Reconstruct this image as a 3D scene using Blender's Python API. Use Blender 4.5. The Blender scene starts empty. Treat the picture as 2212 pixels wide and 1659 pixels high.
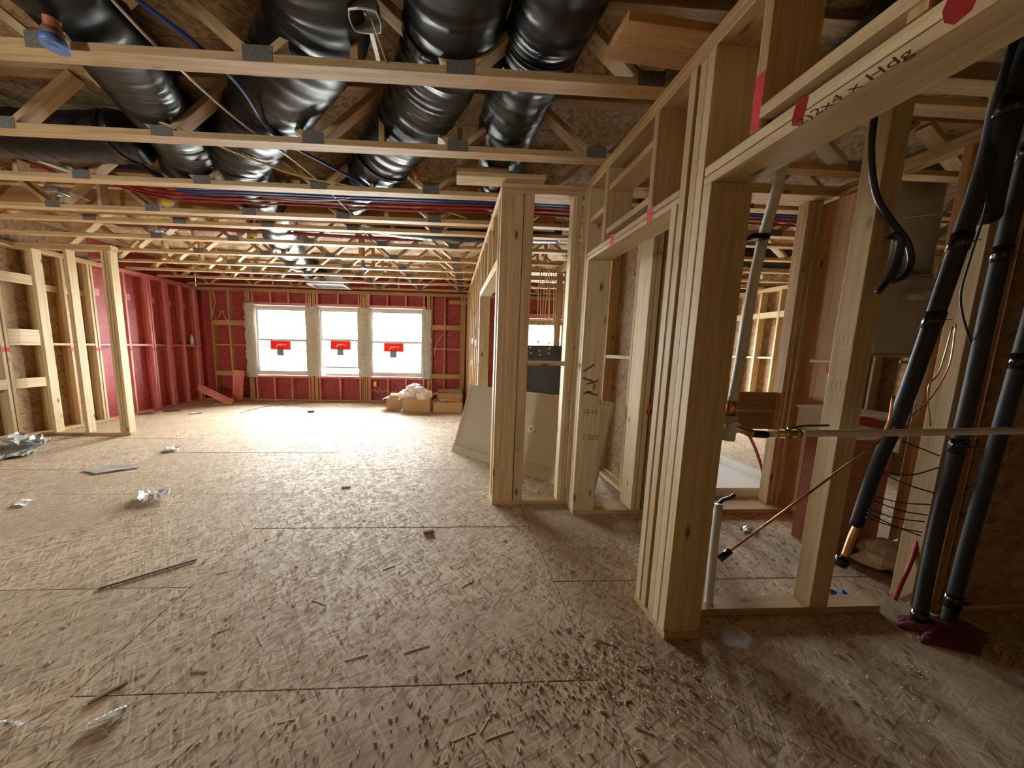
import bpy, math, random
from mathutils import Vector, Matrix
random.seed(7)
S = bpy.context.scene
COL = S.collection

# ------------------------------------------------------------------ camera
YAW, PITCH, ROLL, FPX = .050744, .124747, .0206185, 700.0
PPX, PPY, CAMZ = 1106 - 98.875, 829.5 + 10.159, 1.42
_f = Vector((math.sin(YAW)*math.cos(PITCH), math.cos(YAW)*math.cos(PITCH), -math.sin(PITCH)))
_r = Vector((math.cos(YAW), -math.sin(YAW), 0)); _d = _f.cross(_r)
RGT = math.cos(ROLL)*_r - math.sin(ROLL)*_d
DWN = math.cos(ROLL)*_d + math.sin(ROLL)*_r
cd = bpy.data.cameras.new('camera'); cam = bpy.data.objects.new('camera', cd); COL.objects.link(cam)
cd.sensor_width = 36; cd.lens = FPX/2212*36; cd.shift_x = 98.875/2212; cd.shift_y = 10.159/2212
cd.clip_start = .05; cd.clip_end = 300
m = Matrix.Identity(4)
for i in range(3):
    m[i][0] = RGT[i]; m[i][1] = -DWN[i]; m[i][2] = -_f[i]
m[2][3] = CAMZ
cam.matrix_world = m; S.camera = cam
def AT(px, py, x=None, y=None, z=None):
    """photo pixel -> point of its viewing ray on the plane x=, y= or z= that the thing touches"""
    d = RGT*((px-PPX)/FPX) + DWN*((py-PPY)/FPX) + _f
    ax, v = (0, x) if x is not None else (1, y) if y is not None else (2, z)
    t = (v - (0, 0, CAMZ)[ax])/d[ax]
    return Vector((0, 0, CAMZ)) + d*t

# ------------------------------------------------------------------ sky, exposure
W = bpy.data.worlds.new('overcast_sky'); S.world = W; W.use_nodes = True
bg = W.node_tree.nodes['Background']; bg.inputs[0].default_value = (.93, .97, 1.0, 1); bg.inputs[1].default_value = 16.0
S.view_settings.view_transform = 'Standard'; S.view_settings.look = 'None'; S.view_settings.gamma = 1
S.view_settings.use_curve_mapping = False; S.view_settings.exposure = 2.5
S.cycles.max_bounces = 5; S.cycles.diffuse_bounces = 4; S.cycles.glossy_bounces = 2; S.cycles.transmission_bounces = 2; S.cycles.transparent_max_bounces = 8
S.cycles.caustics_reflective = False; S.cycles.caustics_refractive = False

YF = 8.35; YB = -2.6; XL = -6.1; XE = 6.45; ZT = 2.76; TD = .40
XR = 1.08; WT = .184; XC = .40; YC = 2.80
WINS = [(-4.87, -3.54, .65, 2.36), (-3.32, -2.27, .65, 2.36), (-2.06, -.66, .65, 2.36),
        (1.9, 3.1, .5, 2.2), (4.5, 5.7, .5, 2.2)]
WIN_FILL = [(-4.9, -3.9, 1.2, 2.2)]      # unseen window added behind the camera, fill light for the near side
for i, (a, b, c, d) in enumerate(WINS):          # sky portals: guide sampling of the sky through the windows, emit nothing themselves
    L = bpy.data.lights.new('window_portal', 'AREA'); L.shape = 'RECTANGLE'; L.size = b-a; L.size_y = d-c
    L.cycles.is_portal = True
    o = bpy.data.objects.new('window_portal', L); COL.objects.link(o)
    o.location = ((a+b)/2, YF+.2, (c+d)/2); o.rotation_euler = (-math.pi/2, 0, 0)
for a, b, c, d in WIN_FILL:  # portal of the added fill window
    L = bpy.data.lights.new('window_portal', 'AREA'); L.shape = 'RECTANGLE'; L.size = b-a; L.size_y = d-c; L.cycles.is_portal = True
    o = bpy.data.objects.new('window_portal', L); COL.objects.link(o); o.location = ((a+b)/2, YB-.2, (c+d)/2); o.rotation_euler = (math.pi/2, 0, 0)

# ------------------------------------------------------------------ materials
MATS = {}
def nmat(name):
    m = bpy.data.materials.new(name); m.use_nodes = True; MATS[name] = m
    nt = m.node_tree; b = nt.nodes['Principled BSDF']
    return m, nt, b
def N(nt, t, **kw):
    n = nt.nodes.new(t)
    for k, v in kw.items():
        if k.startswith('i_'):
            key = k[2:]; key = int(key) if key.isdigit() else key
            n.inputs[key].default_value = v
        else: setattr(n, k, v)
    return n
def ramp(nt, src, stops):
    r = nt.nodes.new('ShaderNodeValToRGB'); e = r.color_ramp.elements
    e[0].position, e[0].color = stops[0][0], (*stops[0][1], 1)
    e[1].position, e[1].color = stops[-1][0], (*stops[-1][1], 1)
    for p, c in stops[1:-1]:
        q = e.new(p); q.color = (*c, 1)
    nt.links.new(src, r.inputs[0]); return r.outputs[0]
def mixc(nt, fac, a, b, mode='MIX'):
    n = nt.nodes.new('ShaderNodeMix'); n.data_type = 'RGBA'; n.blend_type = mode
    for sock, v in ((n.inputs[0], fac), (n.inputs[6], a), (n.inputs[7], b)):
        if hasattr(v, 'links') or hasattr(v, 'is_output') and v.is_output: nt.links.new(v, sock)
        elif isinstance(v, tuple): sock.default_value = (*v, 1)
        else: sock.default_value = v
    return n.outputs[2]
def math_(nt, op, a, b=None):
    n = nt.nodes.new('ShaderNodeMath'); n.operation = op
    for i, v in enumerate((a, b)):
        if v is None: continue
        if isinstance(v, (int, float)): n.inputs[i].default_value = v
        else: nt.links.new(v, n.inputs[i])
    return n.outputs[0]
def coords(nt, scale, rot=(0, 0, 0), rnd=40.0):
    tc = nt.nodes.new('ShaderNodeTexCoord'); oi = nt.nodes.new('ShaderNodeObjectInfo')
    cm = nt.nodes.new('ShaderNodeCombineXYZ')
    for i, k in enumerate((rnd, rnd*.7, rnd*.43)): nt.links.new(math_(nt, 'MULTIPLY', oi.outputs['Random'], k), cm.inputs[i])
    va = nt.nodes.new('ShaderNodeVectorMath'); va.operation = 'ADD'
    nt.links.new(tc.outputs['Object'], va.inputs[0]); nt.links.new(cm.outputs[0], va.inputs[1])
    mp = N(nt, 'ShaderNodeMapping'); mp.inputs['Scale'].default_value = scale; mp.inputs['Rotation'].default_value = rot
    src = va.outputs[0]
    if any(rot):                    # turn first, stretch afterwards
        m0 = N(nt, 'ShaderNodeMapping'); m0.inputs['Rotation'].default_value = rot; mp.inputs['Rotation'].default_value = (0, 0, 0); nt.links.new(src, m0.inputs[0]); src = m0.outputs[0]
    nt.links.new(src, mp.inputs[0]); return mp.outputs[0], oi.outputs['Random']
def bump(nt, b, h, strength=.2, dist=.01):
    n = N(nt, 'ShaderNodeBump'); n.inputs['Strength'].default_value = strength; n.inputs['Distance'].default_value = dist
    nt.links.new(h, n.inputs['Height']); nt.links.new(n.outputs[0], b.inputs['Normal'])

def lumber(name, light, dark, alt, rough=.6):
    m, nt, b = nmat(name)
    v, rnd = coords(nt, (1.6, 42, 42))
    n1 = N(nt, 'ShaderNodeTexNoise', i_Scale=1.0, i_Detail=2.0, i_Roughness=.6, i_Distortion=.6); nt.links.new(v, n1.inputs[0])
    base = mixc(nt, rnd, light, alt)
    c = mixc(nt, ramp(nt, n1.outputs[0], [(.36, (0, 0, 0)), (.68, (1, 1, 1))]), base, dark)
    c = mixc(nt, .72, base, c)
    v2, _ = coords(nt, (1.1, 3, 3))
    n2 = N(nt, 'ShaderNodeTexNoise', i_Scale=1.0, i_Detail=2.0); nt.links.new(v2, n2.inputs[0])
    c = mixc(nt, math_(nt, 'MULTIPLY', ramp(nt, n2.outputs[0], [(.5, (0, 0, 0)), (.8, (1, 1, 1))]), .45), c, dark)
    v3, _ = coords(nt, (2.6, 7, 7))
    k = N(nt, 'ShaderNodeTexVoronoi', i_Scale=1.0); nt.links.new(v3, k.inputs[0])
    c = mixc(nt, ramp(nt, k.outputs['Distance'], [(.05, (1, 1, 1)), (.13, (0, 0, 0))]), c, tuple(x*.3 for x in dark))
    nt.links.new(c, b.inputs['Base Color']); b.inputs['Roughness'].default_value = rough
    return m
lumber('lumber', (.58, .395, .195), (.33, .19, .08), (.48, .305, .145))
lumber('lumber_pale', (.64, .49, .285), (.42, .27, .125), (.56, .405, .22))
lumber('lumber_orange', (.52, .285, .11), (.29, .13, .045), (.43, .225, .08))
lumber('lumber_pink', (.66, .20, .17), (.42, .06, .06), (.70, .30, .25), .55)
lumber('lumber_dark', (.36, .20, .09), (.17, .08, .033), (.28, .15, .065))

def osb(name, c0, c1, c2, sc=1.0, rough=.55, bmp=.35, grime=None, dim='3D'):
    m, nt, b = nmat(name); cols = []; hs = []
    for i, (rot, s) in enumerate((((0, 0, .35), (9, 38, 20)), ((0, 0, 1.25), (8, 34, 20)), ((0, 0, -.75), (11, 46, 20)))):
        v, rnd = coords(nt, tuple(q*sc for q in s), rot)
        nz = N(nt, 'ShaderNodeTexNoise', i_Scale=.35, i_Detail=0.0); nt.links.new(v, nz.inputs[0])
        w = mixc(nt, .12, v, nz.outputs['Color'], 'LINEAR_LIGHT')
        vo = N(nt, 'ShaderNodeTexVoronoi', i_Scale=1.0); vo.voronoi_dimensions = dim; nt.links.new(w, vo.inputs['Vector'])
        sx = N(nt, 'ShaderNodeSeparateColor'); nt.links.new(vo.outputs['Color'], sx.inputs[0]); cols.append(sx.outputs[0]); hs.append(sx.outputs[1])
    mx = math_(nt, 'MAXIMUM', math_(nt, 'MULTIPLY', cols[0], hs[1]), math_(nt, 'MULTIPLY', cols[1], hs[2]))
    val = math_(nt, 'ADD', math_(nt, 'MULTIPLY', mx, .65), math_(nt, 'MULTIPLY', cols[2], .35))
    vf, rnd = coords(nt, (60, 60, 60)); fine = N(nt, 'ShaderNodeTexNoise', i_Scale=1.0, i_Detail=3.0); nt.links.new(vf, fine.inputs[0])
    val = math_(nt, 'ADD', math_(nt, 'MULTIPLY', val, .85), math_(nt, 'MULTIPLY', fine.outputs[0], .15))
    c = ramp(nt, val, [(.16, c0), (.34, c1), (.60, c2)])
    if grime:                      # sparse thin strands, paler and darker than the rest
        for rot, lim in ((.9, .90), (-.4, .92), (2.1, .90)):
            vs_, _ = coords(nt, (13, 150, 40), (0, 0, rot)); vo = N(nt, 'ShaderNodeTexVoronoi', i_Scale=1.0); vo.voronoi_dimensions = dim; nt.links.new(vs_, vo.inputs['Vector'])
            sx = N(nt, 'ShaderNodeSeparateColor'); nt.links.new(vo.outputs['Color'], sx.inputs[0])
            c = mixc(nt, math_(nt, 'MULTIPLY', math_(nt, 'GREATER_THAN', sx.outputs[0], lim), .75), c, (.64, .51, .37))
            c = mixc(nt, math_(nt, 'MULTIPLY', math_(nt, 'LESS_THAN', sx.outputs[0], .035), .7), c, (.13, .08, .045))
        vg, _ = coords(nt, (.9, .9, .9), rnd=9); g = N(nt, 'ShaderNodeTexNoise', i_Scale=1.0, i_Detail=5.0, i_Roughness=.65); nt.links.new(vg, g.inputs[0])
        c = mixc(nt, math_(nt, 'MULTIPLY', ramp(nt, g.outputs[0], [(.42, (0, 0, 0)), (.62, (1, 1, 1))]), .65), c, grime)
    nt.links.new(c, b.inputs['Base Color']); b.inputs['Roughness'].default_value = rough; b.inputs['Specular IOR Level'].default_value = .38
    if grime:
        mr = N(nt, 'ShaderNodeMapRange'); mr.inputs[1].default_value = .2; mr.inputs[2].default_value = .6; mr.inputs[3].default_value = .9; mr.inputs[4].default_value = .6
        nt.links.new(val, mr.inputs[0]); nt.links.new(mr.outputs[0], b.inputs['Roughness'])
    if grime: bump(nt, b, val, bmp, .006)
    return m
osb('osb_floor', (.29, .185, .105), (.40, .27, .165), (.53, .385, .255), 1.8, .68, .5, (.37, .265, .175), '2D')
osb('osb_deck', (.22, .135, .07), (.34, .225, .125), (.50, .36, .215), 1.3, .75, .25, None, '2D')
osb('osb_wall', (.17, .09, .036), (.25, .14, .058), (.33, .20, .09), .8, .7, .25)
osb('osb_red', (.25, .028, .027), (.315, .035, .032), (.37, .053, .047), .8, .55, .25)

def plain(name, col, rough=.5, metal=0, var=.12, sc=18, bmp=.0, **kw):
    m, nt, b = nmat(name); v, rnd = coords(nt, (sc, sc, sc))
    n = N(nt, 'ShaderNodeTexNoise', i_Scale=1.0, i_Detail=1.0); nt.links.new(v, n.inputs[0])
    c = mixc(nt, n.outputs[0], tuple(max(0, x*(1-var)) for x in col), tuple(min(1, x*(1+var)) for x in col))
    nt.links.new(c, b.inputs['Base Color']); b.inputs['Roughness'].default_value = rough; b.inputs['Metallic'].default_value = metal
    if bmp > .2: bump(nt, b, n.outputs[0], bmp, .01)
    for k, x in kw.items(): b.inputs[k.replace('_', ' ')].default_value = x
    return m
plain('duct_black', (.009, .010, .012), .33, 0, .3, 14, .12, Specular_IOR_Level=.38)
plain('rubber_black', (.006, .007, .010), .65, 0, .3, 30, .15)
plain('tape_black', (.006, .006, .007), .18, 0, .2, 60, .3)
plain('pex_red', (.30, .012, .02), .35); plain('pex_blue', (.015, .035, .22), .35); plain('pex_white', (.62, .60, .54), .4)
plain('pvc_white', (.66, .66, .62), .35); plain('cable_yellow', (.55, .40, .12), .5); plain('cable_white', (.62, .52, .42), .5)
plain('cable_black', (.01, .01, .012), .4); plain('copper', (.72, .34, .17), .28, 1, .15); plain('brass', (.60, .45, .20), .3, 1)
plain('sprinkler_orange', (.45, .13, .035), .5); plain('cap_blue', (.10, .22, .50), .4)
plain('galvanised', (.48, .48, .47), .4, .75, .25, 25); plain('plate_steel', (.13, .112, .09), .6, 0, .5, 70)
plain('duct_steel', (.34, .33, .32), .42, .7, .2, 6); plain('panel_grey', (.055, .062, .065), .45, .3)
plain('vinyl_white', (.62, .62, .60), .4, 0, .03)
plain('tub_beige', (.52, .45, .34), .45, 0, .05); plain('tub_white', (.72, .70, .68), .3, 0, .04)
plain('cardboard', (.46, .30, .16), .8, 0, .1); plain('carton_red', (.34, .13, .08), .75, 0, .15)
plain('appliance_grey', (.42, .40, .41), .5, 0, .06); plain('paper_white', (.70, .68, .64), .7, 0, .1, 20, .3)
plain('bag_plastic', (.80, .72, .68), .3, 0, .2, 12, .4); plain('sheet_grey', (.36, .35, .31), .35, 0, .2, 8, .3)
plain('caulk_red', (.09, .012, .018), .45, 0, .4, 40, .5); plain('spray_red', (.62, .04, .05), .6, 0, .2)
plain('label_yellow', (.75, .52, .03), .5); plain('ink_brown', (.10, .055, .025), .8); plain('ink_grey', (.25, .2, .14), .8)
plain('green_lever', (.03, .16, .06), .4); plain('wood_chip', (.58, .44, .29), .8, 0, .25); plain('chip_dark', (.20, .12, .06), .8)
plain('dark_strip', (.07, .055, .045), .6); plain('ground', (.55, .54, .50), .9, 0, .1, .5); plain('foliage', (.18, .26, .12), .8, 0, .3, 1.0)
plain('blue_plastic', (.05, .14, .30), .35); plain('orange_tool', (.7, .22, .03), .5)
def translucent(name, col, mixf=.5, tr=.0):
    m, nt, b = nmat(name); out = nt.nodes['Material Output']
    d = N(nt, 'ShaderNodeBsdfDiffuse'); t = N(nt, 'ShaderNodeBsdfTranslucent'); d.inputs[0].default_value = t.inputs[0].default_value = (*col, 1)
    mx = N(nt, 'ShaderNodeMixShader', i_0=mixf); nt.links.new(d.outputs[0], mx.inputs[1]); nt.links.new(t.outputs[0], mx.inputs[2]); src = mx.outputs[0]
    if tr:
        tp = N(nt, 'ShaderNodeBsdfTransparent'); m2 = N(nt, 'ShaderNodeMixShader', i_0=tr)
        nt.links.new(src, m2.inputs[1]); nt.links.new(tp.outputs[0], m2.inputs[2]); src = m2.outputs[0]
    nt.links.new(src, out.inputs[0]); return m
translucent('sticker_red', (.75, .05, .035), .12); translucent('ink_white', (.9, .9, .9), .12); translucent('sticker_grey', (.30, .34, .36), .06); translucent('wrap_white', (.55, .51, .45), .2, .0)
translucent('film_clear', (.75, .75, .75), .4, .72); translucent('sheet_poly', (.6, .62, .62), .5, .45)
m, nt, b = nmat('glass'); out = nt.nodes['Material Output']
tp = N(nt, 'ShaderNodeBsdfTransparent'); tp.inputs[0].default_value = (.93, .95, .94, 1); gl = N(nt, 'ShaderNodeBsdfGlossy'); gl.inputs['Roughness'].default_value = .02
fr = N(nt, 'ShaderNodeFresnel', i_IOR=1.3); mx = N(nt, 'ShaderNodeMixShader')
nt.links.new(fr.outputs[0], mx.inputs[0]); nt.links.new(tp.outputs[0], mx.inputs[1]); nt.links.new(gl.outputs[0], mx.inputs[2]); nt.links.new(mx.outputs[0], out.inputs[0])

# ------------------------------------------------------------------ helpers
WM = {}
def link(name, data, mat, parent, world):
    o = bpy.data.objects.new(name, data); COL.objects.link(o)
    if mat and data and not data.materials: data.materials.append(MATS[mat])
    if parent is not None:
        o.parent = parent; o.matrix_parent_inverse = WM[parent].inverted()
    o.matrix_basis = world; WM[o] = world; return o
def tag(o, label, cat, group=None):
    o['label'] = label; o['category'] = cat
    if group: o['group'] = group
    return o
def empty(name, loc=(0, 0, 0)):
    return link(name, None, None, None, Matrix.Translation(Vector(loc)))
def thing(name, label, cat, loc=(0, 0, 0), group=None): return tag(empty(name, loc), label, cat, group)
def struct(o): o['kind'] = 'structure'; return o
BOXES = {}
def boxmesh(L, Wd, T, mat, ch=.0025):
    key = (round(L, 3), round(Wd, 4), round(T, 4), mat)
    if key in BOXES: return BOXES[key]
    c = min(ch, Wd*.2, T*.2); w, t = Wd/2, T/2
    prof = [(-w+c, -t), (w-c, -t), (w, -t+c), (w, t-c), (w-c, t), (-w+c, t), (-w, t-c), (-w, -t+c)]
    vs = [(-L/2, y, z) for y, z in prof] + [(L/2, y, z) for y, z in prof]
    fs = [tuple(range(7, -1, -1)), tuple(range(8, 16))] + [(i, (i+1) % 8, 8+(i+1) % 8, 8+i) for i in range(8)]
    me = bpy.data.meshes.new('board'); me.from_pydata(vs, [], [f[::-1] for f in fs]); me.update(); me.flip_normals()
    me.materials.append(MATS[mat]); BOXES[key] = me; return me
def beam(name, a, b, w, t, mat, parent=None, up=(0, 0, 1), roll=0):
    """straight piece of timber from a to b; t is its size along `up`, w across"""
    a, b = Vector(a), Vector(b); X = (b-a); L = X.length; X.normalize(); Z = Vector(up); Z = (Z - X*Z.dot(X)).normalized(); Y = Z.cross(X)
    M = Matrix.Identity(4); c = (a+b)/2
    for i in range(3): M[i][0], M[i][1], M[i][2], M[i][3] = X[i], Y[i], Z[i], c[i]
    return link(name, boxmesh(L, w, t, mat), None, parent, M)
def box(name, x, y, z, mat, parent=None):
    d = [x[1]-x[0], y[1]-y[0], z[1]-z[0]]; c = [(q[0]+q[1])/2 for q in (x, y, z)]
    k = d.index(max(d)); a = list(c); b_ = list(c); a[k] -= d[k]/2; b_[k] += d[k]/2
    if k == 0: return beam(name, a, b_, d[1], d[2], mat, parent, (0, 0, 1))
    if k == 1: return beam(name, a, b_, d[0], d[2], mat, parent, (0, 0, 1))
    return beam(name, a, b_, d[1], d[0], mat, parent, (1, 0, 0))
def mesh(name, vs, fs, mat, parent=None, smooth=False, origin=None):
    o0 = Vector(origin) if origin is not None else Vector((0, 0, 0))
    me = bpy.data.meshes.new(name); me.from_pydata([tuple(Vector(v)-o0) for v in vs], [], fs); me.update()
    if smooth: me.polygons.foreach_set('use_smooth', [True]*len(me.polygons))
    return link(name, me, mat, parent, Matrix.Translation(o0))
def smoothpath(pts, seg=10):
    P = [Vector(p) for p in pts]
    if len(P) == 2: return [P[0].lerp(P[1], i/seg) for i in range(seg+1)]
    out = []; Q = [2*P[0]-P[1]] + P + [2*P[-1]-P[-2]]
    for i in range(1, len(Q)-2):
        p0, p1, p2, p3 = Q[i-1:i+3]
        for k in range(seg):
            t = k/seg
            out.append(.5*((2*p1)+(p2-p0)*t+(2*p0-5*p1+4*p2-p3)*t*t+(3*p1-p0-3*p2+p3)*t*t*t))
    return out+[P[-1]]
def tubegeo(path, r, n=10, cap=True, vs=None, fs=None, rf=None):
    vs = [] if vs is None else vs; fs = [] if fs is None else fs; off = len(vs); u = None
    for i, p in enumerate(path):
        d = (path[min(i+1, len(path)-1)]-path[max(i-1, 0)]).normalized()
        if u is None: u = d.orthogonal().normalized()
        else: u = (u-d*u.dot(d)).normalized()
        w = d.cross(u)
        for k in range(n):
            a = 2*math.pi*k/n; rr = r if rf is None else rf(i, k, r)
            vs.append(p+(u*math.cos(a)+w*math.sin(a))*rr)
    for i in range(len(path)-1):
        for k in range(n): fs.append((off+i*n+k, off+i*n+(k+1) % n, off+(i+1)*n+(k+1) % n, off+(i+1)*n+k))
    if cap:
        fs.append(tuple(off+k for k in range(n-1, -1, -1))); e = off+(len(path)-1)*n; fs.append(tuple(e+k for k in range(n)))
    return vs, fs
def tube(name, pts, r, mat, parent=None, n=8, seg=8, rf=None):
    path = smoothpath(pts, seg); vs, fs = tubegeo(path, r, n, rf=rf)
    return mesh(name, vs, fs, mat, parent, True, path[0])
def cyl(name, a, b, r, mat, parent=None, n=20, r2=None):
    a, b = Vector(a), Vector(b); r2 = r if r2 is None else r2
    vs, fs = tubegeo([a, b], r, n, rf=lambda i, k, q: r if i == 0 else r2)
    o = mesh(name, vs, fs, mat, parent, False, a)
    for p in o.data.polygons[:n]: p.use_smooth = True
    return o
def text(name, s, size, mat, parent, world, shear=.0, depth=.0004):
    cu = bpy.data.curves.new(name, 'FONT'); cu.body = s; cu.size = size; cu.shear = shear; cu.extrude = depth; cu.align_x = 'CENTER'; cu.align_y = 'CENTER'
    t = bpy.data.objects.new(name, cu); COL.objects.link(t)
    dg = bpy.context.evaluated_depsgraph_get(); me = bpy.data.meshes.new_from_object(t.evaluated_get(dg))
    bpy.data.objects.remove(t); bpy.data.curves.remove(cu); me.materials.clear()
    return link(name, me, mat, parent, world)
def frame(origin, X, Y):
    X = Vector(X).normalized(); Y = Vector(Y); Y = (Y-X*Y.dot(X)).normalized(); Z = X.cross(Y); M = Matrix.Identity(4)
    for i in range(3): M[i][0], M[i][1], M[i][2], M[i][3] = X[i], Y[i], Z[i], origin[i]
    return M
def sheet(name, corners, nx, ny, mat, parent=None, amp=.01, thick=.002, seed=0, edge=.0):
    """crumpled thin sheet spanned between four corners (a,b,c,d in turn)"""
    R = random.Random(seed); a, b, c, d = [Vector(q) for q in corners]; nrm = (b-a).cross(d-a).normalized()
    if nrm.z < 0: nrm = -nrm
    g = []
    for j in range(ny+1):
        for i in range(nx+1):
            u, v = i/nx, j/ny; p = a.lerp(b, u).lerp(d.lerp(c, u), v)
            e = edge if i in (0, nx) or j in (0, ny) else 0
            g.append(p + nrm*(R.random()*amp) + Vector((R.uniform(-e, e), R.uniform(-e, e), 0)))
    n = len(g); vs = g+[p+nrm*thick for p in g]; fs = []
    for j in range(ny):
        for i in range(nx):
            q = (j*(nx+1)+i, j*(nx+1)+i+1, (j+1)*(nx+1)+i+1, (j+1)*(nx+1)+i); fs += [q[::-1], tuple(k+n for k in q)]
    bd = [i for i in range(nx)] + [j*(nx+1)+nx for j in range(ny)] + [ny*(nx+1)+i for i in range(nx, 0, -1)] + [j*(nx+1) for j in range(ny, 0, -1)]
    for k in range(len(bd)): p, q = bd[k], bd[(k+1) % len(bd)]; fs.append((p, q, q+n, p+n))
    return mesh(name, vs, fs, mat, parent, False, a)
R_ = random.Random(3)

# ------------------------------------------------------------------ floor and deck: separate panels
floor = struct(empty('floor'))
box('subfloor', (XL-.3, XE+.3), (YB-.2, YF+.2), (-.12, -.022), 'lumber_dark', floor)
cols = [XL-.1, -5.82, -3.66, -1.5, .66, 2.82, 4.98, XE+.15]; st = [1.81, 1.21]
for i in range(len(cols)-1):
    y = (st[i % 2]) - 1.22*4
    while y < YF+.14:
        y0, y1 = max(y, YB-.1), min(y+1.22, YF+.14)
        if y1-y0 > .05:
            dz = R_.uniform(-.0018, .0018)
            box('floor_panel', (cols[i]+.002, cols[i+1]-.002), (y0+.002, y1-.002), (-.02+dz, dz), 'osb_floor', floor)
        y += 1.22
ceiling = struct(empty('ceiling', (0, 0, ZT+TD)))
box('deck_light_seal', (XL-.2, XE+.2), (YB-.2, YF+.2), (ZT+TD+.021, ZT+TD+.06), 'lumber_dark', ceiling)  # unseen slab added to keep sky light out of the deck seams
cx = [XL-.1, -4.9, -2.45, 0.0, 2.45, 4.9, XE+.1]
for i in range(len(cx)-1):
    y = YB-.1-.6*(i % 2)
    while y < YF+.14:
        y0, y1 = max(y, YB-.1), min(y+1.22, YF+.14)
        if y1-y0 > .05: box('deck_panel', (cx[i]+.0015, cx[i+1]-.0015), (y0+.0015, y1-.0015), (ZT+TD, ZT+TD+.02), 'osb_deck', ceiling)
        y += 1.22

# ------------------------------------------------------------------ floor trusses overhead
TRY = [-2.0, -1.355, -.71, -.065, .58, 1.225, 1.87, 2.50, 3.15, 3.80, 4.14, 4.72, 5.38, 6.05, 6.67, 7.32, 8.11]
ORD = ['', 'first', 'second', 'third', 'fourth', 'fifth', 'sixth', 'seventh', 'eighth', 'ninth', 'tenth', 'eleventh', 'twelfth', 'thirteenth', 'fourteenth', 'fifteenth', 'sixteenth', 'seventeenth']
def gang_plate(p, w, h, side, parent):
    x, y, z = p; box('connector_plate', (x-w/2, x+w/2), (y-.0012, y+.0012) , (z-h/2, z+h/2), 'plate_steel', parent)
for ti, yf in enumerate(TRY):
    k = len(TRY)-ti; ym = yf-.0445
    t = thing('floor_truss', 'open-web wooden floor truss overhead, %s from the window wall' % ORD[k], 'truss', (0, ym, ZT), 'floor trusses under the deck')
    x0, x1 = XL+.02, XE-.02
    box('bottom_chord', (x0, x1), (ym-.0445, ym+.0445), (ZT, ZT+.038), 'lumber', t)
    box('top_chord', (x0, x1), (ym-.0445, ym+.0445), (ZT+TD-.038, ZT+TD), 'lumber', t)
    pitch = .97; xb = (-.94 if ti in (6, 7) else -2.13 if ti < 11 else -1.95+.04*(ti-10)) ; xb -= pitch*round((xb-x0)/pitch)
    while xb < x0+.3: xb += pitch
    n = 0
    while xb < x1-.2:
        for s in (-1, 1):
            xt = xb+s*(pitch/2-.05)
            if x0 < xt < x1: beam('web', (xb+s*.05, ym, ZT+.045), (xt, ym, ZT+TD-.045), .089, .038, 'lumber', t)
        if n % 3 == 1: box('web_post', (xb+pitch/2-.05, xb+pitch/2-.012), (ym-.0445, ym+.0445), (ZT+.038, ZT+TD-.038), 'lumber', t)
        if -4.6 < xb < 4.6 and ti >= 5:
            for s in (-1, 1): gang_plate((xb, ym+s*.0458, ZT+.035), .14, .07, s, t)
        xb += pitch; n += 1
    if ti in (9, 10, 11, 12):
        xv = (-3.0, -2.72, -2.66, -2.56)[ti-9]
        box('web_post', (xv-.045, xv-.005), (ym-.0445, ym+.0445), (ZT+.038, ZT+TD-.038), 'lumber_orange', t)
        tg = box('yellow_tag', (xv+.0, xv+.09), (ym-.05, ym-.047), (ZT+.06, ZT+.13), 'label_yellow', t); tg['label'] = 'small yellow paper tag'
# drop beam and blocking in the bay with the pipes
tag(box('wood_beam', (-5.9, 1.2), (3.94, 3.985), (ZT+.045, ZT+.29), 'lumber_orange'), 'orange-brown solid beam on edge behind the red and blue pipes', 'beam')

# ------------------------------------------------------------------ walls
def plates(w, axis, fix, a, b, mat, top=True, bottom=True, gaps=()):
    """bottom plate (with gaps) and double top plate along one axis; fix = thickness range on the other"""
    def seg(nm, p, q, z):
        if axis == 'y': return box(nm, fix, (p, q), z, mat, w)
        return box(nm, (p, q), fix, z, mat, w)
    if bottom:
        cur = a
        for g in sorted(gaps)+[(b, b)]:
            if g[0]-cur > .03: seg('bottom_plate', cur, g[0], (0, .038))
            cur = g[1]
    if top: seg('top_plate', a, b, (ZT-.076, ZT-.039)); seg('top_plate', a, b, (ZT-.038, ZT-.001))
ZS = (.038, ZT-.077)
# far wall: red-coated sheathing, timber studs, five windows
wf = struct(empty('wall_far', (0, YF, 0))); YS = YF+.14
def shp(x0, x1, z0, z1, mat='osb_red'): box('sheathing_panel', (x0+.0015, x1-.0015), (YS, YS+.012), (z0+.0015, z1-.0015), mat, wf)
xs = [XL-.14] + [q for w in WINS for q in (w[0], w[1])] + [XE+.14]
for i in range(0, len(xs), 2):
    x0, x1 = xs[i], xs[i+1]; x = x0
    while x < x1-.01:
        e = min(x1, x+1.22); shp(x, e, 0, 1.38); shp(x, e, 1.38, 2.6); shp(x, e, 2.6, ZT+TD); x = e
for a, b, c, d in WINS: shp(a, b, 0, c); shp(a, b, d, 2.6); shp(a, b, 2.6, ZT+TD)
plates(wf, 'x', (YF, YS), XL, XE, 'lumber_orange')
def fst(x, w=.038, z=ZS, mat='lumber_orange', nm='stud'): box(nm, (x, x+w), (YF, YS-.001), z, mat, wf)
for x in (-5.85, -5.44, -5.03, -4.99, -4.95, -.60, -.56, -.50, -.17, .25, .29, .33): fst(x)
for x in (-3.52, -3.48, -3.42, -3.38, -2.25, -2.2, -2.15, -2.1): fst(x)
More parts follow.
